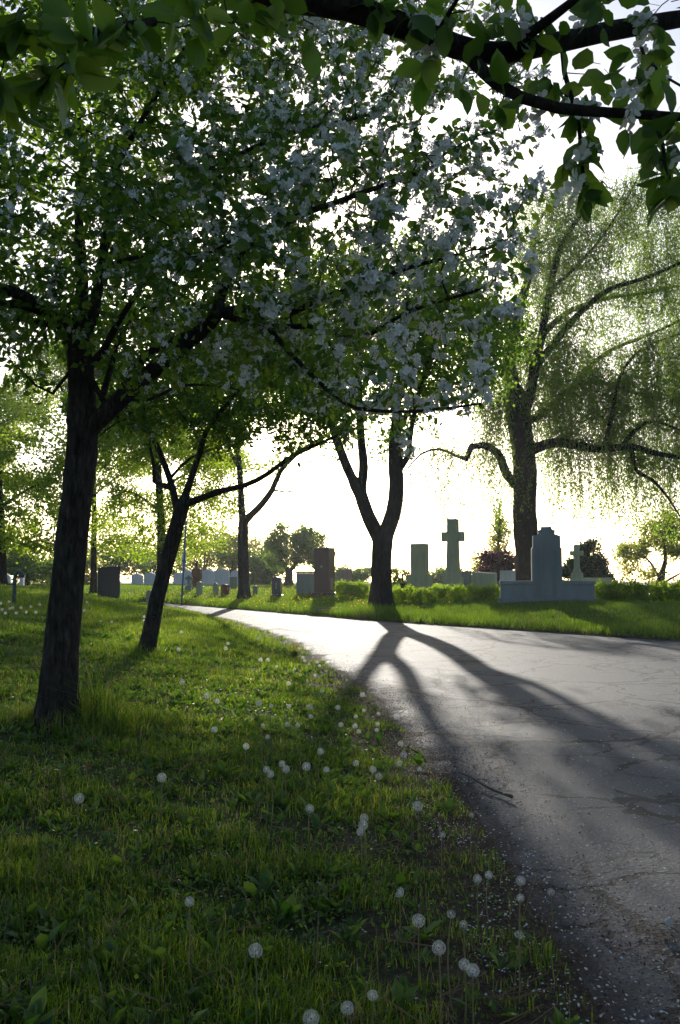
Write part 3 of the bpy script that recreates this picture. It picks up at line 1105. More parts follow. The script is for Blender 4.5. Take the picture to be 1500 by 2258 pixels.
# ---------- crab apple with the thick trunk, left foreground
def big_crab_apple():
    b = A_BASE
    D = b[1]
    sk = Skeleton()
    q = lambda px, py, dy=0.0: P(px, py, D + dy)
    st = 0.11
    sk.path([b, q(138, 1400), q(160, 1180), q(180, 1000), q(182, 900)], 0.158, 0.125, st, False)
    sk.path([q(182, 940), q(180, 830), q(172, 760), q(150, 720)], 0.122, 0.10, st)
    sk.path([q(172, 770), q(178, 690, .2), q(182, 600, .4), q(176, 470, .7), q(190, 330, .9)], 0.075, 0.03, st, True, 0.01)
    sk.path([q(176, 770), q(205, 700, .1), q(225, 590, .1), q(245, 480, .0), q(250, 400, -.2), q(300, 290, -.6)], 0.06, 0.022, st, True, 0.01)
    sk.path([q(160, 735), q(110, 690, -.2), q(50, 650, -.5), q(-60, 615, -.8), q(-250, 560, -1.0)], 0.065, 0.025, st, True, 0.012)
    sk.path([q(130, 720), q(60, 705, .3), q(-30, 690, .8), q(-200, 640, 1.4)], 0.035, 0.015, st, True, 0.012)
    sk.path([q(110, 690, -.2), q(40, 670, -.5), q(-60, 660, -1.3), q(-130, 560, -2.2)], 0.04, 0.015, st, True, 0.012)
    # the great right limb
    sk.path([q(200, 960), q(240, 905, -.05), q(300, 850, -.15), q(380, 780, -.3), q(440, 735, -.4), q(480, 690, -.5)], 0.085, 0.06, st)
    sk.path([q(262, 885, -.1), q(290, 820, .1), q(345, 770, .2), q(420, 735, .1), q(470, 700, 0)], 0.05, 0.03, st, True, 0.006)
    sk.path([q(228, 910, -.05), q(210, 850, -.2), q(180, 790, -.4), q(150, 730, -.6), q(110, 690, -.9)], 0.028, 0.012, st)
    sk.path([q(228, 870), q(248, 800, .3), q(262, 750, .6), q(300, 690, 1.0)], 0.035, 0.018, st)
    sk.path([q(200, 830), q(230, 770, -.1), q(255, 720, -.2), q(320, 620, -.5)], 0.04, 0.018, st)
    sk.path([q(480, 690, -.5), q(560, 680, -.6), q(640, 690, -.8), q(700, 660, -1.0), q(790, 630, -1.2), q(900, 590, -1.4), q(1010, 560, -1.5)], 0.036, 0.012, st, True, 0.008)
    sk.path([q(490, 690, -.5), q(580, 720, -.2), q(680, 720, 0), q(800, 740, -.4), q(900, 690, -.7), q(1060, 640, -1.0)], 0.032, 0.012, st, True, 0.008)
    sk.path([q(560, 690, -.6), q(610, 745, -.8), q(680, 820, -1.0), q(760, 890, -1.3), q(840, 908, -1.5), q(950, 905, -1.6), q(1060, 890, -1.7)], 0.026, 0.008, st, True, 0.006)
    sk.path([q(480, 690, -.5), q(500, 620, -.5), q(560, 540, -.8), q(660, 480, -1.0), q(800, 430, -1.3), q(960, 370, -1.6)], 0.04, 0.012, st, True, 0.01)
    sk.path([q(250, 480), q(330, 430, -.5), q(450, 370, -1.0), q(620, 290, -1.5), q(810, 240, -2.0)], 0.028, 0.01, st, True, 0.01)
    sk.path([q(190, 330, .9), q(170, 200, 1.2), q(200, 0, 1.5), q(230, -250, 1.6)], 0.03, 0.012, st, True, 0.01)
    sk.path([q(300, 290, -.6), q(400, 120, -1.0), q(520, -80, -1.3), q(620, -300, -1.4)], 0.022, 0.01, st, True, 0.01)
    sk.path([q(225, 590, .1), q(330, 560, -.6), q(420, 570, -1.4), q(520, 520, -2.0)], 0.025, 0.01, st, True, 0.01)
    sk.path([q(262, 880, -.1), q(330, 880, -.5), q(400, 850, -.8), q(480, 850, -1.0), q(540, 860, -1.1)], 0.018, 0.007, st, True, 0.006)
    sk.path([q(172, 800), q(130, 850, -.1), q(118, 868, -.15), q(80, 850, -.3), q(40, 810, -.4)], 0.02, 0.008, st, True, 0.006)
    ells = [(q(480, 560, -.4), (1.9, 2.0, 1.1)), (q(760, 560, -1.0), (1.25, 1.5, 1.0)), (q(980, 600, -1.3), (0.85, 1.0, 0.75)),
            (q(150, 450, 0), (2.4, 2.2, 1.4)), (q(-200, 560, 0), (1.9, 2.2, 1.2)), (q(420, 180, -.2), (2.2, 2.0, 1.3)),
            (q(800, 260, -1.0), (1.5, 1.5, 1.0)), (q(1020, 360, -1.4), (0.7, 0.9, 0.55)), (q(640, 800, -.8), (1.0, 1.2, 0.45)),
            (q(870, 800, -1.3), (0.75, 0.9, 0.45)), (q(1000, 905, -1.6), (0.42, 0.5, 0.14)), (q(100, -150, .3), (2.6, 2.4, 1.4)),
            (q(700, -50, -.6), (1.8, 1.8, 1.0)), (q(300, 700, -.2), (1.2, 1.5, 0.5)), (q(900, 1000, -1.5), (0.35, 0.4, 0.18)),
            (q(1090, 330, -1.6), (0.55, 0.8, 0.45)), (q(1130, 540, -1.6), (0.42, 0.6, 0.5)), (q(1100, 700, -1.6), (0.30, 0.5, 0.25)), (q(980, 760, -1.5), (0.5, 0.7, 0.4)),
            (q(60, 780, -.3), (0.8, 1.2, 0.4)), (q(1190, 490, -1.7), (0.2, 0.4, 0.25)), (q(980, 1000, -1.6), (0.18, 0.2, 0.12))]
    att = ellipsoid_points(ells, 26)
    sk.grow(att, st, 0.9, 0.16, 110, 0.22, 0.02, b[2] + 2.4)
    sk.finish(0.0032, 2.3, 0.55)
    root = build_tree('crab_apple_tree', 'large white blossoming crab apple with thick dark trunk in the left foreground', b, sk, 'bark_apple', SIDES, (0.45, 0.22), 0.05)
    # leaves: the 300 nearest in view are parts, the rest one mass
    n = 56000
    pos, d, s = twig_leaves(sk, n, 0.010, 0.05, 0.082)
    pxx = CX + FPX * pos[:, 0] / pos[:, 1]
    keep = rng.uniform(0, 1, n) < 1 - 0.45 * S(500, 900, pxx)
    pos, d, s = pos[keep], d[keep], s[keep]
    n = len(pos)
    rot = frames(d, rng.uniform(0, 6.28, n))
    cd = np.where(in_view(pos, -10), np.linalg.norm(pos - np.array([0, 0, EYE]), axis=1), 1e9)
    order = np.argsort(cd)
    near, rest = order[:300], order[300:]
    ms = [mesh_data('leaf', *rich_leaf(100 + i), 'apple_leaf_near', None, True) for i in range(3)]
    leaf_objects(root, 'leaf', ms, pos[near], rot[near], s[near] * 1.1)
    V, F, a = scatter(LEAF2 * np.array([1.05, 1, 1]), LEAF2F, pos[rest], rot[rest], s[rest], rng.uniform(0, 1, len(rest)))
    stuff('foliage', V, F, a, 'apple_leaf', root, b)
    # blossom spurs
    n = 15500
    pos, d, s = twig_leaves(sk, n, 0.006, 0.022, 1.0, 0.1)
    pxx = CX + FPX * pos[:, 0] / pos[:, 1]
    keep = (rng.uniform(0, 1, n) < np.clip(0.2 + 0.8 * S(150, 620, pxx), 0, 1)) & in_view(pos, 380)
    pos, d, s = pos[keep], d[keep], s[keep]
    n = len(pos)
    rot = frames(d, rng.uniform(0, 6.28, n))
    cd = np.where(in_view(pos, -10), np.linalg.norm(pos - np.array([0, 0, EYE]), axis=1), 1e9)
    order = np.argsort(cd)
    near, rest = order[:300], order[300:]
    ms = [mesh_data('blossom', *blossom(200 + i, 8, 0.023, 0.038, True), 'petal') for i in range(3)]
    leaf_objects(root, 'blossom', ms, pos[near], rot[near], s[near])
    Vs, Fs, As, off = [], [], [], 0
    for k in range(4):
        r_ = rest[k::4]
        V, F, a = scatter(*blossom(300 + k, 5, 0.022, 0.036), pos[r_], rot[r_], s[r_], rng.uniform(0, 1, len(r_)))
        Vs.append(V); Fs.append(F + off); As.append(a)
        off += len(V)
    stuff('blossom_mass', np.vstack(Vs), np.vstack(Fs), np.concatenate(As), 'petal', root, b)


big_crab_apple()


# ---------- slender leaning crab apple behind it
def slender_crab_apple():
    b = B_BASE
    D = b[1]
    sk = Skeleton()
    q = lambda px, py, dy=0.0: P(px, py, D + dy)
    st = 0.16
    sk.path([b, q(345, 1330), q(375, 1215), q(395, 1140), q(402, 1115)], 0.125, 0.105, st, False)
    sk.path([q(396, 1135), q(380, 1075, .1), q(362, 1020, .3), q(335, 960, .5), q(295, 920, .7), q(240, 850, 1)], 0.06, 0.025, st, True, 0.01)
    sk.path([q(380, 1070, .1), q(352, 1068, .1), q(340, 1062, .1), q(340, 1030, .1), q(330, 980, 0)], 0.05, 0.018, st)
    sk.path([q(402, 1120), q(420, 1060, -.1), q(440, 1000, -.2), q(455, 950, -.3), q(470, 930, -.3), q(530, 860, -.6)], 0.06, 0.025, st, True, 0.01)
    sk.path([q(378, 1040, .1), q(420, 1010, .3), q(470, 990, .6), q(540, 960, 1.0)], 0.025, 0.012, st)
    sk.path([q(404, 1125), q(440, 1100, -.1), q(480, 1085, -.2), q(540, 1070, -.4), q(590, 1045, -.6), q(630, 1015, -.7), q(690, 985, -.8), q(760, 955, -.9)], 0.058, 0.016, st, True, 0.006)
    sk.path([q(300, 920, .7), q(260, 930, .6), q(215, 965, .5)], 0.02, 0.01, st)
    ells = [(q(330, 880, .6), (1.6, 2.0, 0.7)), (q(560, 880, -.4), (1.8, 2.0, 0.65)), (q(720, 900, -.9), (0.9, 1.2, 0.4)),
            (q(450, 760, 0), (2.6, 2.4, 0.9)), (q(260, 960, .6), (0.6, 0.8, 0.3)), (q(470, 960, 0), (0.8, 1, 0.25))]
    sk.grow(ellipsoid_points(ells, 20), st, 1.2, 0.24, 90, 0.22, 0.02, b[2] + 2.3)
    sk.finish(0.004, 2.3, 0.55)
    root = build_tree('crab_apple_tree', 'slender leaning crab apple with forked trunk behind the thick foreground trunk', b, sk, 'bark_apple', SIDES, (0.4, 0.2), 0.06)
    add_foliage(root, b, sk, 26000, 0.012, 0.07, 0.085, 'apple_leaf', LEAF4, LEAF4F)
    n = 900
    pos, d, s = twig_leaves(sk, n, 0.009, 0.04, 1.0, 0.1)
    V, F, a = scatter(*blossom(400, 4, 0.022, 0.03), pos, frames(d, rng.uniform(0, 6.28, n)), s, rng.uniform(0, 1, n))
    stuff('blossom_mass', V, F, a, 'petal', root, b)


slender_crab_apple()


# ---------- crab apple whose boughs hang over the camera
def overhanging_crab_apple():
    b = np.array([-2.35, -0.6, 0.0])
    b[2] = h1(b[0], b[1]) - 0.05
    sk = Skeleton()
    st = 0.05
    sk.path([b, (-2.32, -0.55, 1.0), (-2.25, -0.45, 1.9), (-2.1, -0.2, 2.35)], 0.14, 0.10, st, False)
    sk.path([(-2.1, -0.2, 2.35), (-1.8, 0.7, 3.0), P(250, -330, 1.85), P(480, -60, 2.1), P(600, -12, 2.2), P(760, 15, 2.3), P(900, 62, 2.36),
             P(1010, 105, 2.4), P(1100, 118, 2.44), P(1200, 100, 2.48), P(1330, 72, 2.52), P(1480, 45, 2.6), P(1700, 10, 2.7)], 0.075, 0.02, st)
    sk.path([P(985, 95, 2.4), P(1040, 130, 2.38), P(1095, 185, 2.34), P(1150, 215, 2.32), P(1230, 238, 2.30), P(1340, 248, 2.28), P(1440, 254, 2.26), P(1560, 262, 2.2)], 0.0175, 0.009, st)
    sk.path([P(1110, 112, 2.44), P(1160, 80, 2.38), P(1215, 40, 2.3), P(1290, -20, 2.2), P(1360, -90, 2.15)], 0.016, 0.007, st)
    sk.path([P(1235, 95, 2.49), P(1245, 160, 2.47), P(1262, 220, 2.45), P(1278, 290, 2.43), P(1284, 360, 2.42), P(1288, 425, 2.41)], 0.008, 0.004, st)
    sk.path([P(1385, 60, 2.55), P(1420, 120, 2.5), P(1460, 165, 2.45), P(1520, 200, 2.4)], 0.006, 0.003, st)
    sk.path([P(1440, 254, 2.26), P(1462, 320, 2.22), P(1468, 370, 2.2), P(1490, 420, 2.2)], 0.006, 0.003, st)
    sk.path([P(965, 80, 2.38), P(990, 30, 2.3), P(1020, -20, 2.2)], 0.007, 0.004, st)
    sk.path([(-2.1, -0.2, 2.35), (-1.6, 0.5, 2.55), P(-200, -40, 1.45), P(0, 60, 1.55), P(120, 90, 1.6), P(220, 60, 1.65), P(340, 40, 1.75)], 0.04, 0.008, st, True, 0.004)
    sk.path([(-2.1, -0.2, 2.35), (-2.6, -1.2, 3.2), (-3.0, -2.2, 4.0)], 0.07, 0.02, st)
    sk.path([(-2.1, -0.2, 2.35), (-1.5, -0.7, 3.3), (-0.6, -1.3, 4.0), (0.6, -1.9, 4.3)], 0.07, 0.02, st)
    sk.path([(-2.15, -0.3, 2.3), (-1.9, 0.0, 3.4), (-1.6, 0.2, 4.4)], 0.06, 0.02, st)
    sk.path([(-2.2, -0.4, 2.1), (-3.1, 0.2, 3.0), (-4.0, 0.8, 3.8)], 0.05, 0.015, st)
    spots = [(1190, 150, 2.4), (1170, 130, 2.38), (1240, 70, 2.4), (1320, 30, 2.4), (1130, 30, 2.35), (1060, 20, 2.3), (1440, 15, 2.5), (1335, 170, 2.5),
             (1390, 190, 2.42), (1450, 235, 2.25), (1480, 290, 2.22), (1440, 345, 2.22), (1475, 370, 2.2), (1290, 440, 2.41), (1310, 430, 2.4), (1265, 330, 2.4),
             (1230, 350, 2.45), (1150, 268, 2.32), (1010, 190, 2.4), (940, 130, 2.36), (1060, 190, 2.38), (1095, 230, 2.3), (1500, 100, 2.5), (860, 70, 2.36),
             (760, 60, 2.3), (1290, 230, 2.4), (1400, 120, 2.5), (1210, 200, 2.45), (1345, 350, 2.4), (1250, 270, 2.44), (1490, 220, 2.2), (1370, 20, 2.3),
             (60, 60, 1.5), (140, 120, 1.55), (30, 150, 1.5), (110, 190, 1.55), (180, 150, 1.6), (170, 200, 1.6), (310, 70, 1.7), (260, 40, 1.65), (10, 230, 1.55),
             (230, 120, 1.6), (380, 60, 1.8), (470, 40, 1.9), (90, 20, 1.5), (200, 20, 1.6), (330, 20, 1.7), (20, 20, 1.5), (560, 40, 2.1), (640, 50, 2.15),
             (1300, 110, 2.5), (1180, 60, 2.42), (1080, 60, 2.36), (1420, 60, 2.55), (980, 60, 2.36), (1470, 150, 2.4), (1440, 210, 2.3), (1400, 250, 2.28), (1495, 330, 2.2), (1450, 420, 2.2), (1330, 250, 2.3), (900, 20, 2.3), (820, 0, 2.25),
             (1287, 405, 2.42), (1488, 415, 2.2), (1484, 385, 2.2), (1280, 300, 2.43), (420, 110, 1.9), (520, 90, 2.0), (-60, 120, 1.5), (-120, 40, 1.5), (60, 240, 1.6), (700, 70, 2.2)]
    att = [P(u, v, y) for u, v, y in spots]
    more = ellipsoid_points([((-2.6, -0.8, 3.3), (1.2, 1.2, 0.8)), ((-1.4, 0.4, 3.4), (0.8, 0.6, 0.4)), ((0.3, 1.6, 3.35), (1.0, 0.5, 0.25)), ((1.3, 2.3, 3.2), (0.6, 0.6, 0.3))], 40)
    roof = ellipsoid_points([((-1.6, -0.2, 4.3), (2.6, 2.4, 1.1)), ((0.4, -1.8, 4.2), (2.4, 2.0, 1.0)), ((-0.6, 1.2, 4.6), (1.8, 1.0, 0.7)), ((-2.8, -1.6, 3.2), (1.6, 1.4, 0.9))], 7)
    roof = roof[~in_view(roof, 120)]
    sk.grow(np.vstack([att, more, roof]), st, 0.8, 0.06, 60, 0.2, 0.0, 2.0)
    sk.finish(0.0017, 2.4, 0.6)
    root = build_tree('crab_apple_tree', 'crab apple whose dark bough and large dangling leaves cross the top of the view', b, sk, 'bark_apple',
                      lambda r: 14 if r > 0.012 else 8, (0.4, 0.25), 0.035)
    ms = [mesh_data('leaf', *rich_leaf(500 + i), 'apple_leaf_near', None, True) for i in range(5)]
    bm_ = [mesh_data('blossom', *blossom(600 + i, 6, 0.022, 0.026, True), 'petal') for i in range(3)]
    tips = sk.P[(~sk.isl) | (sk.rad < 0.016)]
    lp, ld, ls, bp, bd = [], [], [], [], []
    for k, a_ in enumerate(att):
        j = int(np.argmin(((tips - a_) ** 2).sum(1)))
        c = tips[j]
        nl = int(rng.integers(3, 7))
        for _ in range(nl):
            d = rdir(1, -0.55)[0]
            lp.append(c + d * 0.012 + rng.normal(size=3) * 0.012)
            ld.append(d)
            ls.append(rng.uniform(0.05, 0.088))
        if (a_[0] > 0.1 and rng.uniform() < 0.36) or k in (25, 17):
            bp.append(c + rng.normal(size=3) * 0.012)
            bd.append(rdir(1, 0.0)[0])
    lp, ld, ls, bp, bd = map(np.array, (lp, ld, ls, bp, bd))
    leaf_objects(root, 'leaf', ms, lp, frames(ld, rng.uniform(0, 6.28, len(lp))), ls)
    leaf_objects(root, 'blossom', bm_, bp, frames(bd, rng.uniform(0, 6.28, len(bp))), np.ones(len(bp)))
    n = 17000
    pos, d, s = twig_leaves(sk, n, 0.006, 0.06, 0.075, -0.5)
    k = ~in_view(pos, 40)
    pos, d, s = pos[k], d[k], s[k]
    n = len(pos)
    V, F, a = scatter(LEAF2, LEAF2F, pos, frames(d, rng.uniform(0, 6.28, n)), s, rng.uniform(0, 1, n))
    stuff('foliage', V, F, a, 'apple_leaf', root, b)


overhanging_crab_apple()


# ---------- the V-forked tree across the road
def forked_tree():
    b = place_grown(842, 1341)
    D = b[1]
    sk = Skeleton()
    q = lambda px, py, dy=0.0: P(px, py, D + dy)
    st = 0.3
    sk.path([b, q(841, 1280), q(842, 1220), q(845, 1180)], 0.36, 0.37, st, False)
    sk.path([q(838, 1190), q(815, 1145), q(795, 1090), q(785, 1070)], 0.26, 0.235, st)
    sk.path([q(785, 1072), q(765, 1030, -.2), q(748, 985, -.4), q(720, 900, -.8)], 0.18, 0.13, st)
    sk.path([q(720, 900, -.8), q(690, 780, -1.4), q(650, 640, -2)], 0.13, 0.05, st, True, 0.02)
    sk.path([q(792, 1080), q(802, 1030, .2), q(796, 960, .5), q(790, 850, .8)], 0.18, 0.13, st)
    sk.path([q(790, 850, .8), q(800, 700, 1.2), q(770, 550, 1.5)], 0.13, 0.05, st, True, 0.02)
    sk.path([q(850, 1190), q(868, 1130), q(874, 1080), q(873, 1020), q(872, 960, .2)], 0.29, 0.25, st)
    sk.path([q(866, 960, .2), q(880, 860, .4), q(920, 720, .8), q(960, 580, 1)], 0.2, 0.06, st, True, 0.015)
    sk.path([q(870, 1040, 0), q(898, 1010, -.3), q(906, 950, -.5), q(925, 860, -.8), q(960, 740, -1.4), q(990, 640, -1.8)], 0.12, 0.04, st, True, 0.02)
    sk.path([q(866, 960, .2), q(910, 900, 1), q(1000, 830, 2.2), q(1100, 760, 3.0)], 0.11, 0.04, st, True, 0.02)
    ells = [((1.3, D, 10.5), (5.0, 4.6, 3.2)), ((-1.8, D - .5, 9.5), (3.0, 3.5, 2.2)), ((4.4, D - .5, 9.8), (3.2, 3.5, 2.3)), ((0.5, D, 6.6), (1.7, 1.4, 0.8)), ((2.6, D - .3, 6.8), (1.3, 1.2, 0.7))]
    sk.grow(ellipsoid_points(ells, 2.2), 0.3, 2.5, 0.5, 80, 0.22, 0.02, b[2] + 4.6)
    sk.finish(0.009, 2.3, 0.5)
    root = build_tree('forked_tree', 'stout dark tree with a wide V fork on the bank across the road', b, sk, 'bark_far', SIDES, (0.42, 0.45), 0.045)
    add_foliage(root, b, sk, 42000, 0.03, 0.28, 0.155, 'far_leaf', LEAF2 * np.array([1.4, 1, 1]), LEAF2F)


forked_tree()


def upright_tree(name, label, px, py, paths, rads, ells, dens, leaves, lsize, lmat, bark='bark_far', st=0.35, grow_from=2.5, tip=0.01, group=None, flare=(0.4, 0.4), spread=0.26, tv=LEAF2 * np.array([1.5, 1, 1]), tf=LEAF2F, depth=None):
    """paths: pixel paths (px, py, depth offset); ells: centre (px, py, dy) and radii in metres"""
    b = place_grown(px, py)
    if depth:
        p = P(px, py, depth)
        b = np.array([p[0], depth, h1(p[0], depth) - 0.05])
    D = b[1]
    sk = Skeleton()
    for i, (pp, (r0, r1)) in enumerate(zip(paths, rads)):
        pts = [P(u, v, D + w) for u, v, w in pp]
        if i == 0:
            pts = [b] + pts
        sk.path(pts, r0, r1, st, i > 0, 0.02 if i else 0)
    att = ellipsoid_points([(P(u, v, D + w), r) for (u, v, w), r in ells], dens)
    sk.grow(att, st, st * 8, st * 1.6, 80, 0.24, 0.02, b[2] + grow_from)
    sk.finish(tip, 2.3, 0.5)
    root = build_tree(name, label, b, sk, bark, SIDES, flare, 0.04, 'tree', group)
    add_foliage(root, b, sk, leaves, tip * 3.2, spread, lsize, lmat, tv, tf)
    return root


# third tree, with a clean trunk and a long right limb
upright_tree('lawn_tree', 'straight trunked tree with one long right limb standing beyond the road bend', 540, 1321,
             [[(537, 1250, 0), (536, 1190, 0), (537, 1150, 0)],
              [(537, 1160, 0), (533, 1110, 0), (530, 1050, .3), (525, 980, .6), (530, 880, 1)],
              [(541, 1150, 0), (570, 1120, -.2), (600, 1080, -.4), (618, 1040, -.5), (650, 1005, -.7), (720, 960, -1.0), (800, 900, -1.5)],
              [(606, 1082, -.4), (630, 1085, -.4), (652, 1082, -.4), (664, 1092, -.4), (680, 1080, -.4), (715, 1070, -.4)],
              [(530, 1040, .3), (500, 980, .5), (470, 920, .8), (420, 840, 1.2)]],
             [(0.27, 0.25), (0.19, 0.08), (0.17, 0.05), (0.045, 0.015), (0.09, 0.04)],
             [((505, 850, 0), (3.3, 3.5, 2.2)), ((650, 960, -.6), (1.2, 1.6, 0.7)), ((450, 1000, .5), (2.2, 2.4, 1.6)), ((560, 1010, .2), (1.2, 1.6, .8)), ((470, 1110, 1), (1.2, 1.5, 0.9))],
             2.2, 17000, 0.13, 'maple_leaf')

# two maples whose low leaves fill the left
upright_tree('maple_tree', 'maple with narrow straight trunk just right of the thick foreground trunk', 207, 1309,
             [[(207, 1220, 0), (208, 1120, 0), (205, 1000, 0), (200, 850, .3), (190, 700, .5)],
              [(208, 1130, 0), (150, 1100, -.6), (90, 1095, -1.2), (30, 1080, -2)],
              [(206, 1090, 0), (260, 1050, .6), (320, 1020, 1.2)],
              [(205, 1020, 0), (120, 960, .6), (20, 900, 1.2)],
              [(203, 960, 0), (280, 880, -.6), (350, 800, -1.2)]],
             [(0.21, 0.09), (0.08, 0.03), (0.07, 0.03), (0.09, 0.03), (0.08, 0.03)],
             [((60, 1060, -.8), (2.6, 1.5, 1.1)), ((150, 1150, -.3), (2.4, 1.3, 0.6)), ((40, 1175, -.5), (2.2, 1.2, 0.6)), ((100, 1200, -1), (1.6, 1.0, 0.4)), ((260, 1150, .4), (1.5, 1.0, 0.9)), ((40, 880, 0), (2.6, 2.6, 1.2)), ((-60, 960, 0), (2.8, 3, 1.6)), ((280, 1030, .6), (1.8, 2.2, 1.1)), ((150, 820, 0), (3.6, 3.6, 2.0))],
             4.6, 40000, 0.14, 'maple_leaf', st=0.28, grow_from=1.4)
upright_tree('maple_tree', 'maple with stout trunk partly hidden behind the leaning crab apple', 356, 1306,
             [[(356, 1220, 0), (355, 1140, 0), (350, 1050, 0), (345, 930, 0), (340, 800, 0)],
              [(354, 1130, 0), (300, 1090, -1), (250, 1080, -2)],
              [(352, 1080, 0), (420, 1040, 1), (470, 1020, 2)],
              [(348, 1000, 0), (290, 940, 1), (230, 880, 2)]],
             [(0.30, 0.12), (0.10, 0.03), (0.10, 0.03), (0.12, 0.03)],
             [((300, 1120, -.5), (3.0, 1.8, 1.3)), ((430, 1120, .6), (2.4, 1.6, 1.3)), ((280, 1190, 0), (2.6, 1.4, 0.9)), ((450, 1190, 0), (2.0, 1.4, 0.9)), ((470, 1010, .6), (2.6, 3, 1.2)), ((350, 940, 0), (4.6, 4, 2.6)), ((250, 1000, 0), (3.2, 3, 1.6))],
             3.4, 42000, 0.16, 'maple_leaf', st=0.34, grow_from=1.6)
upright_tree('maple_tree', 'maple trunk cut by the left picture edge beyond a pale pointed headstone', 3, 1292,
             [[(3, 1220, 0), (0, 1120, 0), (-5, 1000, 0), (-10, 850, 0)],
              [(0, 1120, 0), (60, 1080, 0), (110, 1060, 0)],
              [(-2, 1060, 0), (-80, 1000, 0), (-140, 960, 0)]],
             [(0.24, 0.10), (0.09, 0.03), (0.09, 0.03)],
             [((30, 1150, 0), (3.4, 3, 1.6)), ((100, 1200, 0), (2.4, 2.4, 0.7)), ((-20, 980, 0), (4.5, 4, 2.6)), ((110, 1050, .5), (2.4, 2.6, 1.4))],
             2.4, 18000, 0.16, 'maple_leaf', st=0.34, grow_from=2.2, depth=46)


# ---------- weeping willow behind the monument
def willow():
    D = 50.0
    b = P(1163, 1300, D)
    b[2] = h1(b[0], D) - 0.05
    sk = Skeleton()
    q = lambda px, py, dy=0.0: P(px, py, D + dy)
    st = 0.42
    sk.path([b, q(1163, 1220), q(1157, 1130), q(1158, 1040), q(1150, 960), q(1140, 900), q(1134, 870)], 0.60, 0.58, st, False)
    sk.path([q(1136, 880), q(1125, 830), q(1122, 790), q(1140, 700, .5), q(1165, 600, 1), q(1180, 500, 1.5)], 0.42, 0.12, st, True, 0.04)
    sk.path([q(1152, 930), q(1170, 870, -.3), q(1180, 810, -.5), q(1195, 740, -.8), q(1215, 640, -1), q(1240, 540, -1.4), q(1285, 470, -1.6), q(1330, 400, -1.8)], 0.32, 0.07, st, True, 0.04)
    sk.path([q(1135, 1085), q(1120, 1050), q(1098, 1000, -.5), q(1065, 982, -1), q(1040, 985, -1.2), q(1028, 1012, -1.3)], 0.27, 0.15, st, True, 0.02)
    sk.path([q(1028, 1012, -1.3), q(1005, 1005, -1.5), q(970, 990, -1.7), q(930, 1000, -2), q(900, 1030, -2.2)], 0.09, 0.03, st, True, 0.04)
    sk.path([q(1170, 1000), q(1190, 985, -.5), q(1230, 975, -1), q(1290, 985, -2), q(1330, 990, -2.5), q(1390, 985, -3), q(1450, 1000, -3.5), q(1520, 1010, -4)], 0.30, 0.10, st, True, 0.03)
    sk.path([q(1390, 985, -3), q(1405, 1040, -3.2), q(1440, 1060, -3.4), q(1475, 1100, -3.5), q(1510, 1160, -3.6)], 0.12, 0.03, st, True, 0.04)
    sk.path([q(1165, 935), q(1200, 910, .3), q(1230, 880, .6), q(1260, 855, .8), q(1310, 840, 1), q(1380, 860, 1.5), q(1460, 880, 2)], 0.22, 0.07, st, True, 0.04)
    sk.path([q(1260, 855, .8), q(1300, 810, .6), q(1350, 770, .4), q(1430, 740, 0), q(1520, 700, -.4)], 0.15, 0.05, st, True, 0.04)
    sk.path([q(1180, 800, -.4), q(1220, 760, -1), q(1270, 700, -1.5), q(1340, 640, -2), q(1430, 610, -2.5), q(1540, 560, -3)], 0.22, 0.06, st, True, 0.04)
    sk.path([q(1195, 740, -.8), q(1250, 690, .5), q(1330, 660, 1.5), q(1450, 640, 2.5), q(1600, 600, 3.5)], 0.16, 0.05, st, True, 0.04)
    sk.path([q(1330, 985, -2.5), q(1350, 920, -2), q(1370, 830, -1.6), q(1420, 770, -1.2), q(1500, 740, -1)], 0.13, 0.04, st, True, 0.04)
    sk.path([q(1380, 980, -3), q(1410, 940, -2.6), q(1450, 930, -2.4), q(1530, 960, -2)], 0.13, 0.04, st, True, 0.03)
    sk.path([q(1215, 640, -1), q(1270, 590, -1.5), q(1330, 520, -2), q(1390, 430, -2.4), q(1420, 360, -2.6)], 0.10, 0.03, st, True, 0.04)
    sk.path([q(1180, 500, 1.5), q(1230, 420, 1.5), q(1260, 340, 1.5)], 0.09, 0.03, st, True, 0.04)
    ells = [(q(1260, 560), (2.2, 4.0, 2.6)), (q(1400, 620, -1), (3.6, 2.6, 3.0)), (q(1420, 850, -1), (3.4, 2.6, 2.2)), (q(1500, 500, 0), (3.4, 2.6, 2.6)),
            (q(1560, 760, 0), (3.0, 2.6, 3.2)), (q(1250, 800, 0), (2.2, 3.5, 1.6)), (q(1400, 440, -1), (2.6, 3.4, 1.4)), (q(1010, 990, -1.4), (1.6, 1.6, 0.6)),
            (q(1080, 900, 0), (1.2, 2.0, 1.0)), (q(1460, 1000, -3), (2.2, 2.5, 0.8)),
            (q(1200, 470), (1.6, 3, 1.6)), (q(1190, 660), (1.3, 3.0, 1.8)), (q(1230, 740, 0), (1.6, 3.2, 1.6)), (q(1140, 760), (0.9, 2.0, 1.0)), (q(1260, 920, -.6), (1.6, 2.5, 0.8)),
            (q(1350, 960, -2.0), (1.8, 2.2, 0.7)), (q(1190, 900, 0), (1.0, 2.2, 0.8)), (q(1070, 1010, -1), (0.9, 1.2, 0.5)),
            (q(1230, 470, 0), (1.8, 3, 1.8)), (q(1180, 560, 0), (1.4, 3.0, 1.6)), (q(1280, 860, 0), (2.0, 2.6, 1.2)), (q(1130, 830, 0), (1.3, 2.2, 1.2))]
    sk.grow(ellipsoid_points(ells, 2.6), st, 3.2, 0.55, 80, 0.3, -0.03, b[2] + 6)
    sk.finish(0.012, 2.4, 0.5)
    root = build_tree('weeping_willow', 'tall weeping willow with twisted dark limbs and trailing pale green strands at right', b, sk, 'bark_willow', SIDES, (0.25, 0.6), 0.05)
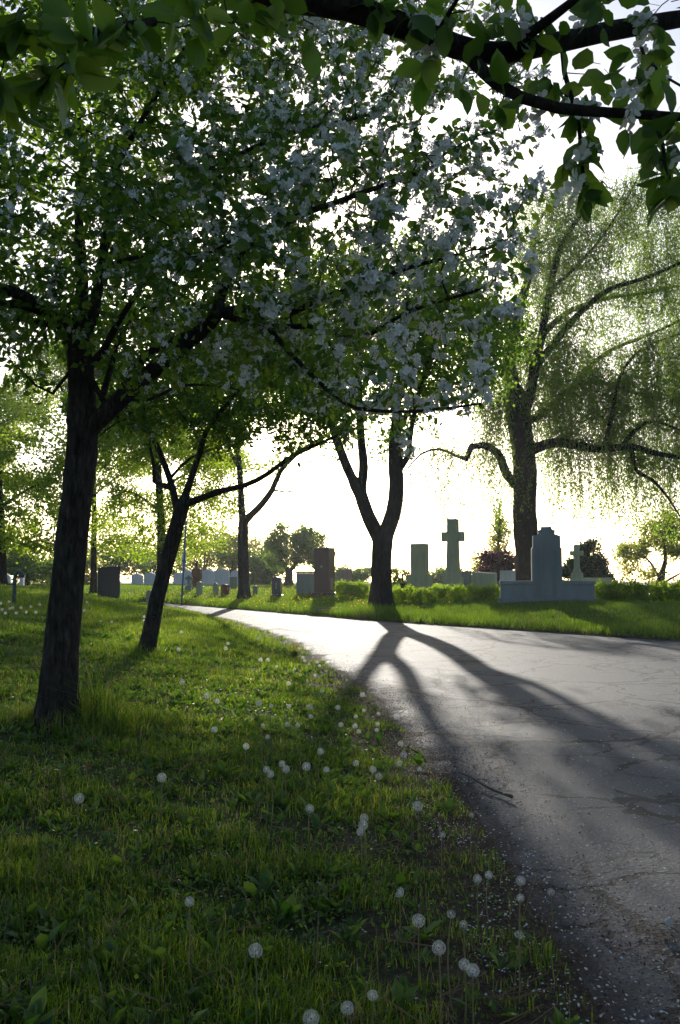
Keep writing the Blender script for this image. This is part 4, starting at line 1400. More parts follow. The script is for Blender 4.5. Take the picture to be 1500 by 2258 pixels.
    # trailing strands
    idx = np.nonzero((~sk.isl) | (sk.rad < 0.12))[0]
    low = np.nonzero((sk.rad < 0.28) & (sk.P[:, 2] < 13.5) & (sk.P[:, 2] > 6.0))[0]
    ns = 3900
    pk = np.concatenate([rng.choice(idx, 2200), rng.choice(low, 1700)])
    p0 = sk.P[pk] + rng.normal(size=(ns, 3)) * 0.15
    u0 = CX + FPX * p0[:, 0] / p0[:, 1]
    L = np.minimum(rng.gamma(2.6, 0.8, ns) + 0.3, 6.5)
    L = np.where(p0[:, 2] < 10.5, rng.uniform(0.8, 1.0, ns) ** 1 * rng.choice([1.6, 3.2, 4.6, 6.0], ns), L)
    L = np.minimum(L, (p0[:, 2] - b[2]) - rng.uniform(2.0, 4.2, ns))
    L = np.where(u0 < 1120, np.minimum(L, p0[:, 2] - 2.6 - rng.uniform(0, 2, ns)), L)
    ok = L > 0.4
    p0, L = p0[ok], L[ok]
    ns = len(p0)
    out = rng.normal(size=(ns, 2)) * 0.45
    K = 36
    t = np.linspace(0.03, 1, K)
    ph = rng.uniform(0, 6.28, ns)
    cx = p0[:, 0, None] + out[:, 0, None] * (1 - (1 - t[None]) ** 2) + 0.16 * np.sin(4 * t[None] + ph[:, None])
    cyy = p0[:, 1, None] + out[:, 1, None] * (1 - (1 - t[None]) ** 2) + 0.06 * np.cos(4 * t[None] + ph[:, None])
    cz = p0[:, 2, None] - L[:, None] * t[None] + 0.18 * np.exp(-t[None] * 6)
    pos = np.stack([cx, cyy, cz], 2)
    keepl = rng.uniform(0, 1, (ns, K)) < np.clip(L[:, None] / 3.0, 0.35, 1.0)
    lp = pos[keepl] + rng.normal(size=(int(keepl.sum()), 3)) * 0.07
    nc = 56000
    ci = rng.choice(np.nonzero(~sk.isl)[0], nc)
    lp = np.vstack([lp, sk.P[ci] + rng.normal(size=(nc, 3)) * np.array([0.34, 0.34, 0.28]) - np.array([0, 0, 0.15])])
    n = len(lp)
    d = rdir(n, -0.9)
    V, F, a = scatter(NARROW * np.array([1.5, 1, 1]), LEAF2F, lp, frames(d, rng.uniform(0, 6.28, n)), 0.165 * rng.uniform(0.6, 1.4, n), rng.uniform(0, 1, n))
    stuff('foliage', V, F, a, 'willow_leaf', root, b)
    # thin yellowish whips as ribbons of three faces round
    sel = pos[:, ::9]
    k = sel.shape[1]
    w = np.linspace(0.010, 0.004, k)
    tri = np.array([(1, 0), (-0.5, 0.87), (-0.5, -0.87)])
    V = sel[:, :, None, :] + np.concatenate([tri, np.zeros((3, 1))], 1)[None, None] * w[None, :, None, None]
    i = np.arange(ns)[:, None, None] * (k * 3) + np.arange(k - 1)[None, :, None] * 3
    j = np.arange(3)[None, None]
    j2 = (j + 1) % 3
    F = np.stack([i + j, i + j2, i + 3 + j2, i + 3 + j], 3).reshape(-1, 4)
    stuff('strand', V.reshape(-1, 3), F, np.full(ns * k * 3, 0.3), 'stem', root, b)


willow()

# ---------- trees farther back
upright_tree('far_tree', 'rounded green tree with forked trunk behind the black stone and brown pillar', 637, 1309,
             [[(637, 1285, 0), (638, 1262, 0)], [(637, 1268, 0), (622, 1235, 0), (612, 1205, 0), (600, 1180, 0)], [(640, 1265, 0), (655, 1235, 0), (665, 1205, 0), (670, 1180, 0)]],
             [(0.34, 0.28), (0.18, 0.06), (0.18, 0.06)],
             [((620, 1215, 0), (1.7, 2.2, 1.5)), ((672, 1205, 0), (1.9, 2.2, 1.6)), ((645, 1180, 0), (1.8, 2, 0.9)), ((710, 1235, 0), (1.1, 1.5, 1.1))],
             5, 11000, 0.19, 'far_leaf', st=0.3, grow_from=1.2, depth=78, spread=0.22)
upright_tree('far_tree', 'small bushy tree showing left of the V forked trunk near the horizon', 795, 1296,
             [[(795, 1282, 0), (796, 1268, 0)], [(795, 1278, 0), (805, 1262, 0)], [(795, 1276, 0), (785, 1262, 0)]],
             [(0.2, 0.1), (0.1, 0.04), (0.1, 0.04)],
             [((800, 1268, 0), (1.5, 1.6, 0.9)), ((815, 1262, 0), (1.2, 1.4, 0.8)), ((790, 1278, 0), (1.2, 1.2, 0.5))], 7, 3200, 0.16, 'far_leaf', st=0.3, grow_from=0.3, depth=88, spread=0.12)
upright_tree('far_tree', 'thin twiggy shrub tree just right of the V forked trunk', 888, 1303,
             [[(888, 1285, 0), (888, 1265, 0)], [(888, 1292, 0), (875, 1262, 0)], [(888, 1292, 0), (903, 1258, 0)]],
             [(0.08, 0.04), (0.06, 0.02), (0.06, 0.02)],
             [((888, 1270, 0), (0.9, 0.8, 0.75)), ((872, 1280, 0), (0.6, 0.7, 0.5))], 16, 1100, 0.11, 'far_leaf', st=0.2, grow_from=0.2, depth=52, spread=0.08)
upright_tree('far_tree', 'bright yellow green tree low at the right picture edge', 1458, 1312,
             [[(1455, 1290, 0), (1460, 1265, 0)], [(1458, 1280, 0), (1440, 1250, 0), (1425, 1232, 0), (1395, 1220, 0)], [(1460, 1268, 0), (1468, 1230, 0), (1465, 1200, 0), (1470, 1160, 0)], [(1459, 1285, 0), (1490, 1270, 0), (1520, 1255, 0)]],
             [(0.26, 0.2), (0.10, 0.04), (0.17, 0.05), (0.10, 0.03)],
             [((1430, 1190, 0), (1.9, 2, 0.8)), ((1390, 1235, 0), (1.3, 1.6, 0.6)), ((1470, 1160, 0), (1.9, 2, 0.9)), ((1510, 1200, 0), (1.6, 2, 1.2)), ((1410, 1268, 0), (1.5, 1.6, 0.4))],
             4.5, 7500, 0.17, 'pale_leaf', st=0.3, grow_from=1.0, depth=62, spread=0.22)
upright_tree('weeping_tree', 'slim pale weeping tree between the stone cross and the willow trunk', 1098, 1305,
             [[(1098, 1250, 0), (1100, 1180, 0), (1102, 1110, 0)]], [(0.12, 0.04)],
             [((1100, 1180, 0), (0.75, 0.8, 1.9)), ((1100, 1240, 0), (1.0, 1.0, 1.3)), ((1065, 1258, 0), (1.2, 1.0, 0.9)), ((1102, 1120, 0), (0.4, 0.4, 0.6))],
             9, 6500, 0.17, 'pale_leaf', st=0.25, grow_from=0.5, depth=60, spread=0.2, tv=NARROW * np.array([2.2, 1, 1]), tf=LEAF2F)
upright_tree('purple_shrub', 'dark purple leaved shrub left of the willow trunk', 1105, 1310,
             [[(1105, 1290, 0), (1105, 1275, 0)]], [(0.12, 0.06)],
             [((1098, 1252, 0), (1.35, 1.2, 1.1)), ((1120, 1265, 0), (1.2, 1.2, 1.0)), ((1085, 1236, 0), (0.85, 0.8, 0.7)), ((1138, 1278, 0), (0.9, 0.8, 0.7))],
             16, 7500, 0.15, 'purple_leaf', st=0.25, grow_from=0.1, depth=56, spread=0.16)
upright_tree('evergreen_shrub', 'dense dark evergreen behind the ornate cross right of the tall monument', 1300, 1312,
             [[(1300, 1285, 0), (1300, 1250, 0)]], [(0.16, 0.06)],
             [((1298, 1255, 0), (1.2, 1.1, 1.3)), ((1300, 1225, 0), (0.85, 0.8, 0.9)), ((1325, 1268, 0), (0.9, 1.0, 0.9)), ((1258, 1262, 0), (0.8, 0.8, 0.9)), ((1290, 1205, 0), (0.45, 0.5, 0.6))],
             22, 12000, 0.15, 'dark_leaf', st=0.22, grow_from=0.1, depth=54, spread=0.13)
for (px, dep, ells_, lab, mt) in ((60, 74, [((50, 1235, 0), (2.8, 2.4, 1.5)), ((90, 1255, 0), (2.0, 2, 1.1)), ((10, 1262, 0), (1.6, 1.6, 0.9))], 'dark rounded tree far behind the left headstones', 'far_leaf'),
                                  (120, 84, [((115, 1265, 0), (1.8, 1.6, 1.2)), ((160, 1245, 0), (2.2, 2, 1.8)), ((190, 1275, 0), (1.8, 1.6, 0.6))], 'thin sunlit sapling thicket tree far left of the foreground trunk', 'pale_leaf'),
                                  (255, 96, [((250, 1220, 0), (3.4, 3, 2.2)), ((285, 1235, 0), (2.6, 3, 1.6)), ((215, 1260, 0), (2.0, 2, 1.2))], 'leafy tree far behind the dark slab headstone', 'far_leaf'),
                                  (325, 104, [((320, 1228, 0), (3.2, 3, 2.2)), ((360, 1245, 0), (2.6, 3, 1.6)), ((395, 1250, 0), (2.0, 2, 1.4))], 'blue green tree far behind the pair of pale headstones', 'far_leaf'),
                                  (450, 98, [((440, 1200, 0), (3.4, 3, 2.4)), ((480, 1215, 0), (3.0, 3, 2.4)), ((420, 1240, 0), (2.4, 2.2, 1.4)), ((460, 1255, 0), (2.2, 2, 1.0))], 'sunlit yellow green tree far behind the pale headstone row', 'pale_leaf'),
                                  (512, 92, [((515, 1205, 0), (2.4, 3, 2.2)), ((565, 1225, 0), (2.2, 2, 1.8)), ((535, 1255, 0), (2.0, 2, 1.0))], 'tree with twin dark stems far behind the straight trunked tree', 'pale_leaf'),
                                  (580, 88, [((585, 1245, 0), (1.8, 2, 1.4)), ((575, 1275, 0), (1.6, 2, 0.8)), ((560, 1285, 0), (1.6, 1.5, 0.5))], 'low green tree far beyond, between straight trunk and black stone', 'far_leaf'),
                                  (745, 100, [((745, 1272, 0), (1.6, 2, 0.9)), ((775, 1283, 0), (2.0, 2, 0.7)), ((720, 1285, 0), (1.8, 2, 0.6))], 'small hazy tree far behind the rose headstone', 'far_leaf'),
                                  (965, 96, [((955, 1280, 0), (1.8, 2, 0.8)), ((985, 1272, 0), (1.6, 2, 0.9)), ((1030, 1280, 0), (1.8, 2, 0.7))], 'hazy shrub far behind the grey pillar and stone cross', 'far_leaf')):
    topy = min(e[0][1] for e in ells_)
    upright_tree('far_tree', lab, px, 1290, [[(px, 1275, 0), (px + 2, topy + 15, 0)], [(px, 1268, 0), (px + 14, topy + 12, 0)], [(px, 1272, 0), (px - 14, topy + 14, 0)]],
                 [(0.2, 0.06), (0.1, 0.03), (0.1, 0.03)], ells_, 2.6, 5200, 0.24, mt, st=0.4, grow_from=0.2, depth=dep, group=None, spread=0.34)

# ------------------------------------------------------------------ hedge shrubs
def shrub_meshes():
    out = []
    for s in range(3):
        n = 1100
        q = rng.normal(size=(n, 3))
        q /= np.linalg.norm(q, axis=1, keepdims=True)
        q *= rng.uniform(0.35, 1.0, (n, 1)) ** 0.6
        lump = 1 + 0.22 * wob(q[:, 0] * 3, q[:, 1] * 3 + q[:, 2] * 2, 1.6, s * 2.0)
        pos = q * np.array([0.52, 0.48, 0.44]) * lump[:, None] + np.array([0, 0, 0.42])
        k = rng.uniform(0, 1, n) < 0.25
        pos[k, 2] += rng.uniform(0, 0.16, k.sum())
        pos[:, 2] = np.maximum(pos[:, 2], 0.03)
        V, F, a = scatter(LEAF2, LEAF2F, pos, frames(rdir(n, 0.5), rng.uniform(0, 6.28, n)), 0.12 * rng.uniform(0.6, 1.4, n), rng.uniform(0, 1, n))
        fm = mesh_data('foliage', V, F, 'hedge_leaf', {'var': a})
        sk = Skeleton()
        sk.path([(0, 0, -0.05), (0.01, 0, 0.15)], 0.02, 0.016, 0.05, False)
        sk.grow(q[:120] * np.array([0.45, 0.42, 0.36]) + np.array([0, 0, 0.44]), 0.07, 1.2, 0.1, 30, 0.25)
        sk.finish(0.004, 2.3, 0.8)
        V1, F1 = sk.tubes(False, lambda r: 4)
        out.append((fm, mesh_data('stem', V1, F1, 'twig_wood')))
    return out


SHRUBS = shrub_meshes()


def shrub(px, depth, s, label, group):
    p = P(px, 1300, depth)
    o = thing('hedge_shrub', label, 'shrub', (p[0], depth, h1(p[0], depth)), rng.uniform(0, 6.28), group)
    fm, sm = SHRUBS[int(rng.integers(0, 3))]
    o.scale = (s * rng.uniform(0.95, 1.15), s * rng.uniform(0.9, 1.1), s * rng.uniform(0.9, 1.1))
    link('foliage', fm, o)['kind'] = 'stuff'
    link('stem', sm, o)


for i, (px, d) in enumerate(((757, 42.5), (777, 42.8), (797, 42.4))):
    shrub(px, d, 0.72, ['leafy hedge shrub at the foot of the rose headstone', 'leafy hedge shrub midway between rose headstone and V forked trunk', 'leafy hedge shrub touching the left side of the V forked trunk'][i], 'hedge left of the forked tree')
HL = ['at the right foot of the V forked trunk', 'second to the right of the V forked trunk', 'below the grey pillar on its pedestal', 'between the grey pillar and the stone cross',
      'left of the stone cross pedestal', 'in front of the stone cross pedestal', 'right of the stone cross pedestal', 'below the wide mossy block', 'just left of the tall grey monument']
for i, px in enumerate((878, 905, 932, 960, 988, 1012, 1038, 1063, 1088)):
    shrub(px, 36.8 + 0.5 * math.sin(i * 2.3) - 0.12 * i, 0.62, 'leafy green hedge shrub ' + HL[i], 'hedge between forked tree and monument')
HR = ['just right of the tall grey monument', 'second right of the tall grey monument', 'third right of the tall grey monument', 'near the dark trunk at lower right',
      'last but one before the right picture edge', 'cut by the right picture edge']
for i, px in enumerate((1330, 1362, 1396, 1430, 1464, 1500)):
    shrub(px, 33.6 - 0.35 * i + 0.3 * math.sin(i * 1.9), 0.78, 'leafy green hedge shrub ' + HR[i], 'hedge right of the monument')
shrub(1538, 31.6, 0.78, 'leafy green hedge shrub beyond the right picture edge', 'hedge right of the monument')


# ------------------------------------------------------------------ stones
def bm_mesh(name, bm, mat, bevel=0.0):
    if bevel:
        es = [e for e in bm.edges if e.is_manifold and e.calc_face_angle(0) > 0.5]
        bmesh.ops.bevel(bm, geom=es, offset=bevel, segments=2, affect='EDGES', profile=0.6)
    me = bpy.data.meshes.new(name)
    bm.to_mesh(me)
    bm.free()
    me.materials.append(MAT[mat])
    return me


def box(w, d, h, z0=0.0, x0=0.0, y0=0.0, taper=1.0):
    bm = bmesh.new()
    bmesh.ops.create_cube(bm, size=1)
    for v in bm.verts:
        t = taper if v.co.z > 0 else 1.0
        v.co = Vector((v.co.x * w * t + x0, v.co.y * d * t + y0, (v.co.z + 0.5) * h + z0))
    return bm


def prism(poly, d, y0=0.0):
    """extrude an (x, z) outline to thickness d"""
    bm = bmesh.new()
    f = [bm.verts.new((x, y0 - d / 2, z)) for x, z in poly]
    b = [bm.verts.new((x, y0 + d / 2, z)) for x, z in poly]
    n = len(poly)
    bm.faces.new(f[::-1] if False else f)
    bm.faces.new(b[::-1])
    for i in range(n):
        j = (i + 1) % n
        bm.faces.new((f[j], f[i], b[i], b[j]))
    bmesh.ops.recalc_face_normals(bm, faces=bm.faces)
    return bm


def put(root, name, bm, mat, bevel=0.012):
    return link(name, bm_mesh(name, bm, mat, bevel), root)


def spot(px, depth):
    p = P(px, 1300, depth)
    return p[0], depth, h1(p[0], depth)


def ztop(py, depth): return P(750, py, depth)[2]


def wm(px, depth): return px * depth / FPX


def stone(name, label, px, depth, rz, group=None, cat='headstone'):
    x, y, z = spot(px, depth)
    return thing(name, label, cat, (x, y, z - 0.06), R(rz), group), z - 0.06


# 1 tall grey monument with stepped top and low wings
def monument():
    d = 33.2
    o, z = stone('monument', 'tall blue grey stepped monument with low side wings by the road', 1206, d, -7, cat='monument')
    hs = ztop(1162, d) - z
    put(o, 'plinth', box(3.2, 0.72, 0.20), 'granite_grey')
    w = 0.94
    half = [(0.49, 0.2), (0.49, hs * 0.72), (0.445, hs * 0.735), (0.445, hs * 0.885), (0.27, hs * 0.90), (0.27, hs * 0.955), (0.175, hs * 0.965), (0.165, hs)]
    st = [(-x, q) for x, q in half[:1]] + half + [(-x, q) for x, q in half[::-1][:-1]]
    put(o, 'shaft', prism(st, 0.44), 'granite_grey', 0.006)
    for k, x in enumerate((-0.30, -0.22, 0.22, 0.30)):
        put(o, 'fluted_rib', box(0.04, 0.05, hs * 0.60, 0.24, x, -0.23), 'granite_grey', 0.006)
    pn = put(o, 'inscription_panel', prism([(-0.17, 0.24), (0.17, 0.24), (0.17, 0.80), (0.12, 0.86), (0.10, 1.02), (0, 1.06), (-0.10, 1.02), (-0.12, 0.86), (-0.17, 0.80)], 0.03, -0.232), 'granite_grey', 0.005)
    for k in range(5):
        put(pn, 'carved_line', box(0.27 - 0.03 * (k % 2), 0.016, 0.05, 0.30 + 0.098 * k, 0, -0.25), 'granite_grey', 0.004)
    for x in (-0.09, 0.0, 0.09):
        put(o, 'slender_rib', box(0.022, 0.03, hs * 0.42, 1.1, x, -0.228), 'granite_grey', 0.004)
    for s in (-1, 1):
        wg = put(o, 'wing', box(1.05, 0.50, 0.56, 0.2 - 0.12, s * 1.002, 0.02), 'granite_grey')
        put(wg, 'coping', box(1.09, 0.56, 0.12, 0.645, s * 1.012, 0.02), 'granite_grey')


monument()


# 2 tall cross with pedestal
def cross_poly(w, h, arm, armz, t):
    return [(-w / 2, 0), (w / 2, 0), (w / 2 * 0.82, armz - t / 2), (arm / 2, armz - t / 2), (arm / 2, armz + t / 2), (w / 2 * 0.82, armz + t / 2), (w / 2 * 0.8, h),
            (-w / 2 * 0.8, h), (-w / 2 * 0.82, armz + t / 2), (-arm / 2, armz + t / 2), (-arm / 2, armz - t / 2), (-w / 2 * 0.82, armz - t / 2)]


def tall_cross():
    d = 44.0
    o, z = stone('stone_cross', 'tall plain grey stone cross on a stepped pedestal', 1000, d, -24, cat='cross')
    hz = [ztop(v, d) - z for v in (1272, 1262, 1145, 1184)]
    put(o, 'pedestal', box(0.78, 0.70, hz[0], 0, 0, 0, 0.93), 'granite_mossy')
    put(o, 'step', box(0.62, 0.56, hz[1] - hz[0] + 0.01, hz[0] + 0.002), 'granite_mossy')
    c = put(o, 'cross', prism([(x, q + hz[1] + 0.012) for x, q in cross_poly(0.55, hz[2] - hz[1], 0.98, hz[3] - hz[1], 0.42)], 0.40), 'granite_mossy', 0.015)


tall_cross()


def slab(name, label, px, d, wpx, top, thick, rz, mat, base=None, slant=0.0, group=None, round_=0.0, peak=0.0):
    o, z = stone(name, label, px, d, rz, group)
    h = ztop(top, d) - z
    w = wm(wpx, d)
    zb = 0.0
    if base:
        put(o, 'base', box(w * base[0], thick * base[2] if len(base) > 2 else thick * 1.5, base[1] + 0.06), mat)
        zb = base[1] + 0.062
    if round_:
        k = 9
        pts = [(-w / 2, zb), (w / 2, zb)] + [(w / 2 * math.cos(a), h - round_ + round_ * math.sin(a)) for a in np.linspace(0, math.pi, k)]
    elif peak:
        pts = [(-w / 2, zb), (w / 2, zb), (w / 2, h - peak), (w * 0.36, h - peak * 0.55), (0, h), (-w * 0.36, h - peak * 0.55), (-w / 2, h - peak)]
    else:
        pts = [(-w / 2, zb), (w / 2, zb), (w / 2, h), (-w / 2, h - slant)]
    put(o, 'tablet', prism(pts, thick), mat, 0.015)
    return o, zb, w, h


o, zb, w, h = slab('stone_pillar', 'tall polished brown granite pillar on a wide base', 716, 45.0, 36, 1208, 0.62, -27, 'granite_brown', (1.55, 0.16, 1.5))
rec = put(o, 'side_panel', box(0.012, 0.26, 0.52, zb + 0.12, w / 2 + 0.004, 0), 'granite_rose', 0.003)
put(o, 'emblem', prism([(0.055 * math.cos(a), h * 0.62 + 0.055 * math.sin(a)) for a in np.linspace(0, 2 * math.pi, 13)[:-1]], 0.02, -0.315), 'granite_rose', 0.004)
o, zb, w, h = slab('headstone', 'pale grey green block headstone just left of the brown pillar', 676, 47.5, 34, 1264, 0.75, -20, 'granite_green')
put(o, 'cap', box(w * 1.08, 0.82, 0.10, h + 0.002), 'granite_green')
o, zb, w, h = slab('headstone', 'red brown headstone squeezed between pale block and brown pillar', 694, 50.5, 26, 1266, 0.5, -20, 'granite_red', (1.2, 0.15))
o, zb, w, h = slab('headstone', 'narrow black upright headstone standing alone left of the pale block', 611, 47.0, 20, 1272, 0.28, -12, 'granite_black', (1.25, 0.12), round_=0.06)
put(o, 'lettering_strip', box(0.05, 0.008, 0.3, 0.45, 0, -0.143), 'granite_grey', 0.0)
slab('headstone', 'rose tan upright headstone rising from the hedge', 763, 52.0, 23, 1256, 0.42, -22, 'granite_rose', (1.2, 0.15))
o, zb, w, h = slab('stone_pillar', 'grey pillar headstone on a broad pedestal left of the cross', 926, 47.0, 34, 1199, 0.55, -24, 'granite_mossy')
put(o, 'pedestal', box(1.02, 0.80, ztop(1268, 47) - h1(*spot(926, 47)[:2]) + 0.06), 'granite_mossy')
slab('headstone', 'plain grey block headstone partly behind the tall cross', 1026, 49.0, 24, 1259, 0.5, -24, 'granite_grey', (1.15, 0.12))
slab('headstone', 'wide mossy block headstone between the cross and the monument', 1069, 42.0, 50, 1264, 0.5, -24, 'granite_mossy', None, -0.06)
slab('headstone', 'pale square headstone above the monument left wing', 1120, 46.0, 33, 1258, 0.35, -14, 'granite_pale', (1.15, 0.15))
slab('headstone', 'long low mossy wall headstone right of the ornate cross', 1318, 47.0, 62, 1274, 0.6, -14, 'granite_mossy')
slab('headstone', 'small pale block headstone at the monument right shoulder', 1247, 50.0, 16, 1279, 0.4, -10, 'granite_mossy')


def ornate_cross():
    d = 45.0
    o, z = stone('stone_cross', 'ornate weathered cross on curved pedestal right of the tall monument', 1273, d, -22, cat='cross')
    zz = [ztop(v, d) - z for v in (1276, 1264, 1252, 1201, 1220)]
    put(o, 'pedestal', box(0.62, 0.5, zz[0], 0, 0, 0, 0.9), 'granite_mossy')
    put(o, 'step', box(0.5, 0.42, zz[1] - zz[0] + 0.01, zz[0] + 0.002), 'granite_mossy')
    b0 = zz[1] + 0.013
    w = 0.24
    prof = [(0.21, b0), (0.16, b0 + .06), (0.15, b0 + .16), (0.12, b0 + .2)]
    arm, armz, t = 0.27, zz[4], 0.20
    right = prof + [(0.10, armz - t * .6), (0.16, armz - t * .5), (arm, armz - t * .6), (arm + .03, armz), (arm, armz + t * .6), (0.16, armz + t * .5), (0.10, armz + t * .6),
                    (0.13, zz[3] - .03), (0, zz[3] + .02)]
    poly = right + [(-x, q) for x, q in right[::-1][1:]]
    put(o, 'cross', prism(poly[::-1], 0.26), 'granite_mossy', 0.01)


ornate_cross()

slab('headstone', 'large black slab headstone on the left crest behind the maple trunk', 240, 56.0, 48, 1248, 0.35, 14, 'granite_black', (1.08, 0.10, 2.0), 0.10)
# pale row
for i, (px, d, wpx, top, lab) in enumerate(((303, 84, 24, 1264, 'leftmost of the two pale peaked headstones just left of the leaning crab apple'),
                                            (332, 82, 28, 1262, 'pale peaked headstone touching the left side of the leaning crab apple trunk'),
                                            (394, 84, 22, 1262, 'pale peaked headstone just left of the blue pole'),
                                            (414, 82, 24, 1256, 'pale peaked headstone between blue pole and brown cross stone'),
                                            (458, 80, 28, 1255, 'pale peaked headstone right of the brown stone topped by a cross'),
                                            (490, 78, 33, 1253, 'widest pale peaked headstone in the far row'),
                                            (522, 80, 24, 1257, 'pale peaked headstone touching the left of the straight trunk'),
                                            (8, 52, 30, 1262, 'pale pointed headstone at the left picture edge'),
                                            (48, 58, 9, 1270, 'narrow pale headstone behind the green pipe'))):
    x, y, z = spot(px, d)
    o, zb, w, h = slab('headstone', lab, px, d, wpx, top, 0.4, -14 if px > 100 else 8, 'granite_white', (1.06, 0.12), 0, 'pale peaked headstones', peak=0.22 if wpx > 12 else 0.1)
    if wpx > 12:
        for k in range(4):
            put(o, 'rib', box(0.05, 0.03, (h - zb) * 0.72, zb + 0.02, (k - 1.5) * w * 0.25, -0.213), 'granite_white', 0.006)


def brown_cross_stone():
    d = 66.0
    o, z = stone('headstone', 'brown upright stone topped by a small cross in the far row', 434, d, -12)
    h = ztop(1253, d) - z
    hc = ztop(1237, d) - z
    put(o, 'base', box(0.85, 0.5, 0.2), 'granite_brown')
    put(o, 'tablet', prism([(-.31, .202), (.31, .202), (.31, h - .1), (.2, h), (-.2, h), (-.31, h - .1)], 0.35), 'granite_red')
    put(o, 'cross', prism([(x, q + h + .003) for x, q in cross_poly(0.18, hc - h, 0.36, (hc - h) * .6, 0.13)], 0.16), 'granite_brown', 0.006)


brown_cross_stone()


def small_cross(px, d, top, lab):
    o, z = stone('stone_cross', lab, px, d, -10, cat='cross')
    h = ztop(top, d) - z
    put(o, 'base', box(0.42, 0.34, h * 0.42, 0, 0, 0, 0.9), 'granite_green')
    put(o, 'cross', prism([(x, q + h * 0.42 + .003) for x, q in cross_poly(0.2, h * .58, 0.42, h * .40, 0.15)], 0.16), 'granite_green', 0.006)


small_cross(417, 58.0, 1269, 'small grey cross right of the blue pole')
slab('headstone', 'small dark rounded headstone in front of the brown cross stone', 440, 54.0, 12, 1282, 0.25, -10, 'granite_mossy', (1.2, 0.08), round_=0.12)
slab('headstone', 'small dark headstone with pointed top alone in the grass', 476, 53.0, 11, 1284, 0.25, -10, 'granite_mossy', (1.2, 0.08), peak=0.16)
slab('headstone', 'short red brown rounded headstone near the straight trunk', 497, 52.0, 15, 1288, 0.35, -18, 'granite_red', None, round_=0.12)
slab('headstone', 'green grey headstone directly left of the straight trunk', 515, 60.0, 15, 1272, 0.3, -10, 'granite_green', (1.15, 0.1))
slab('headstone', 'tiny grey rounded headstone right of the straight trunk', 563, 50.0, 9, 1291, 0.2, -10, 'granite_green', None, round_=0.08)
slab('headstone', 'low dark boulder like marker in the far grass left of the leaning crab apple', 331, 52.0, 15, 1301, 0.4, 0, 'granite_mossy', None, round_=0.2)


# ------------------------------------------------------------------ posts and small things
def tube_obj(name, pts, r, mat, parent=None, sides=10):
    pts = np.array(pts, float)
    rs = np.full(len(pts), r) if np.isscalar(r) else np.array(r)
    T = np.gradient(pts, axis=0)
    T /= np.linalg.norm(T, axis=1, keepdims=True)
    ref = np.eye(3)[int(np.argmin(np.abs(T).mean(0)))]
    U = np.cross(T, ref)
    U /= np.linalg.norm(U, axis=1, keepdims=True)
    W = np.cross(T, U)
    a = np.arange(sides) * 2 * math.pi / sides
    V = pts[:, None] + rs[:, None, None] * (np.cos(a)[None, :, None] * U[:, None] + np.sin(a)[None, :, None] * W[:, None])
    n = len(pts)
    i = np.arange(n - 1)[:, None] * sides
    j = np.arange(sides)[None]
    j2 = (j + 1) % sides
    F = np.stack([i + j, i + j2, i + sides + j2, i + sides + j], 2).reshape(-1, 4)
    caps = np.array([list(range(sides))[::-1], [(n - 1) * sides + k for k in range(sides)]])
    return link(name, mesh_data(name, V.reshape(-1, 3), [F, caps], mat, None, True), parent)


def blue_pole():
    b = at(400, 1339)
    D = b[1]
    o = thing('sign_pole', 'thin blue pole with a narrow pale sign beside the road bend', 'pole', tuple(b))
    top = P(411, 1150, D) - b
    tube_obj('pole', [(0, 0, -0.05), tuple(top * 0.5), tuple(top)], 0.038, 'blue_paint', o)
    put(o, 'foot', box(0.34, 0.3, 0.16, -0.05, 0, 0, 0.7), 'dark_metal')
    s = top * 0.58
    z0, z1 = P(404, 1262, D)[2] - b[2], P(404, 1217, D)[2] - b[2]
    sg = put(o, 'sign_plate', box(0.17, 0.02, z1 - z0, z0, s[0] - 0.02, 0.055), 'sign_white', 0.004)
    put(o, 'clamp', box(0.20, 0.12, 0.12, P(404, 1240, D)[2] - b[2], s[0] - 0.01, 0.02), 'blue_paint', 0.01)


blue_pole()


def water_pipe():
    b = at(30, 1334)
    D = b[1]
    o = thing('water_standpipe', 'dark green hooked standpipe in the grass at far left', 'pipe', tuple(b))
    q = lambda u, v: P(u, v, D) - b
    r = wm(4.5, D)
    tube_obj('pipe', [(0, 0, -0.1), q(31, 1320), q(32, 1295), q(33, 1275), q(35, 1266), q(39, 1261), q(44, 1261), q(48, 1265), q(49, 1272)], r, 'green_paint', o)
    put(o, 'spout_cap', box(r * 2.6, r * 2.6, r * 1.6, q(49, 1274)[2], q(49, 1272)[0], 0), 'dark_metal', 0.005)
    hd = q(34, 1290)
    put(o, 'tap_handle', box(r * 4.0, r * 0.9, r * 0.9, hd[2], hd[0] - r * 2, -r), 'dark_metal', 0.004)


water_pipe()


def kerb_step():
    b = at(722, 1349)
    o = thing('stone_step', 'low concrete step in the grass bank left of the forked tree', 'step', (b[0], b[1], b[2] - 0.06), R(-30))
    put(o, 'slab', box(0.8, 0.5, 0.13), 'concrete', 0.02)
    put(o, 'riser', box(0.74, 0.3, 0.07, 0.132, 0, 0.08), 'concrete', 0.015)


kerb_step()


def fallen_stick():
    a, c = at(1012, 1732), at(1128, 1792)
    L = c - a
    a[2] = c[2] = 0.035
    o = thing('fallen_stick', 'dark fallen stick lying on the road edge', 'stick', tuple(a))
    L[2] = 0
    pts = [np.array([0, 0, 0]) + L * t + np.array([0.006 * math.sin(9 * t), 0.012 * math.sin(5 * t), 0.006 * math.sin(7 * t)]) for t in np.linspace(0, 1, 12)]
    tube_obj('stem', pts, np.linspace(0.006, 0.011, 12), 'twig_wood', o, 7)
    tube_obj('side_twig', [pts[4], pts[4] + np.array([0.03, -0.03, 0.015]), pts[4] + np.array([0.08, -0.04, 0.01])], [0.004, 0.003, 0.002], 'twig_wood', o, 6)


fallen_stick()


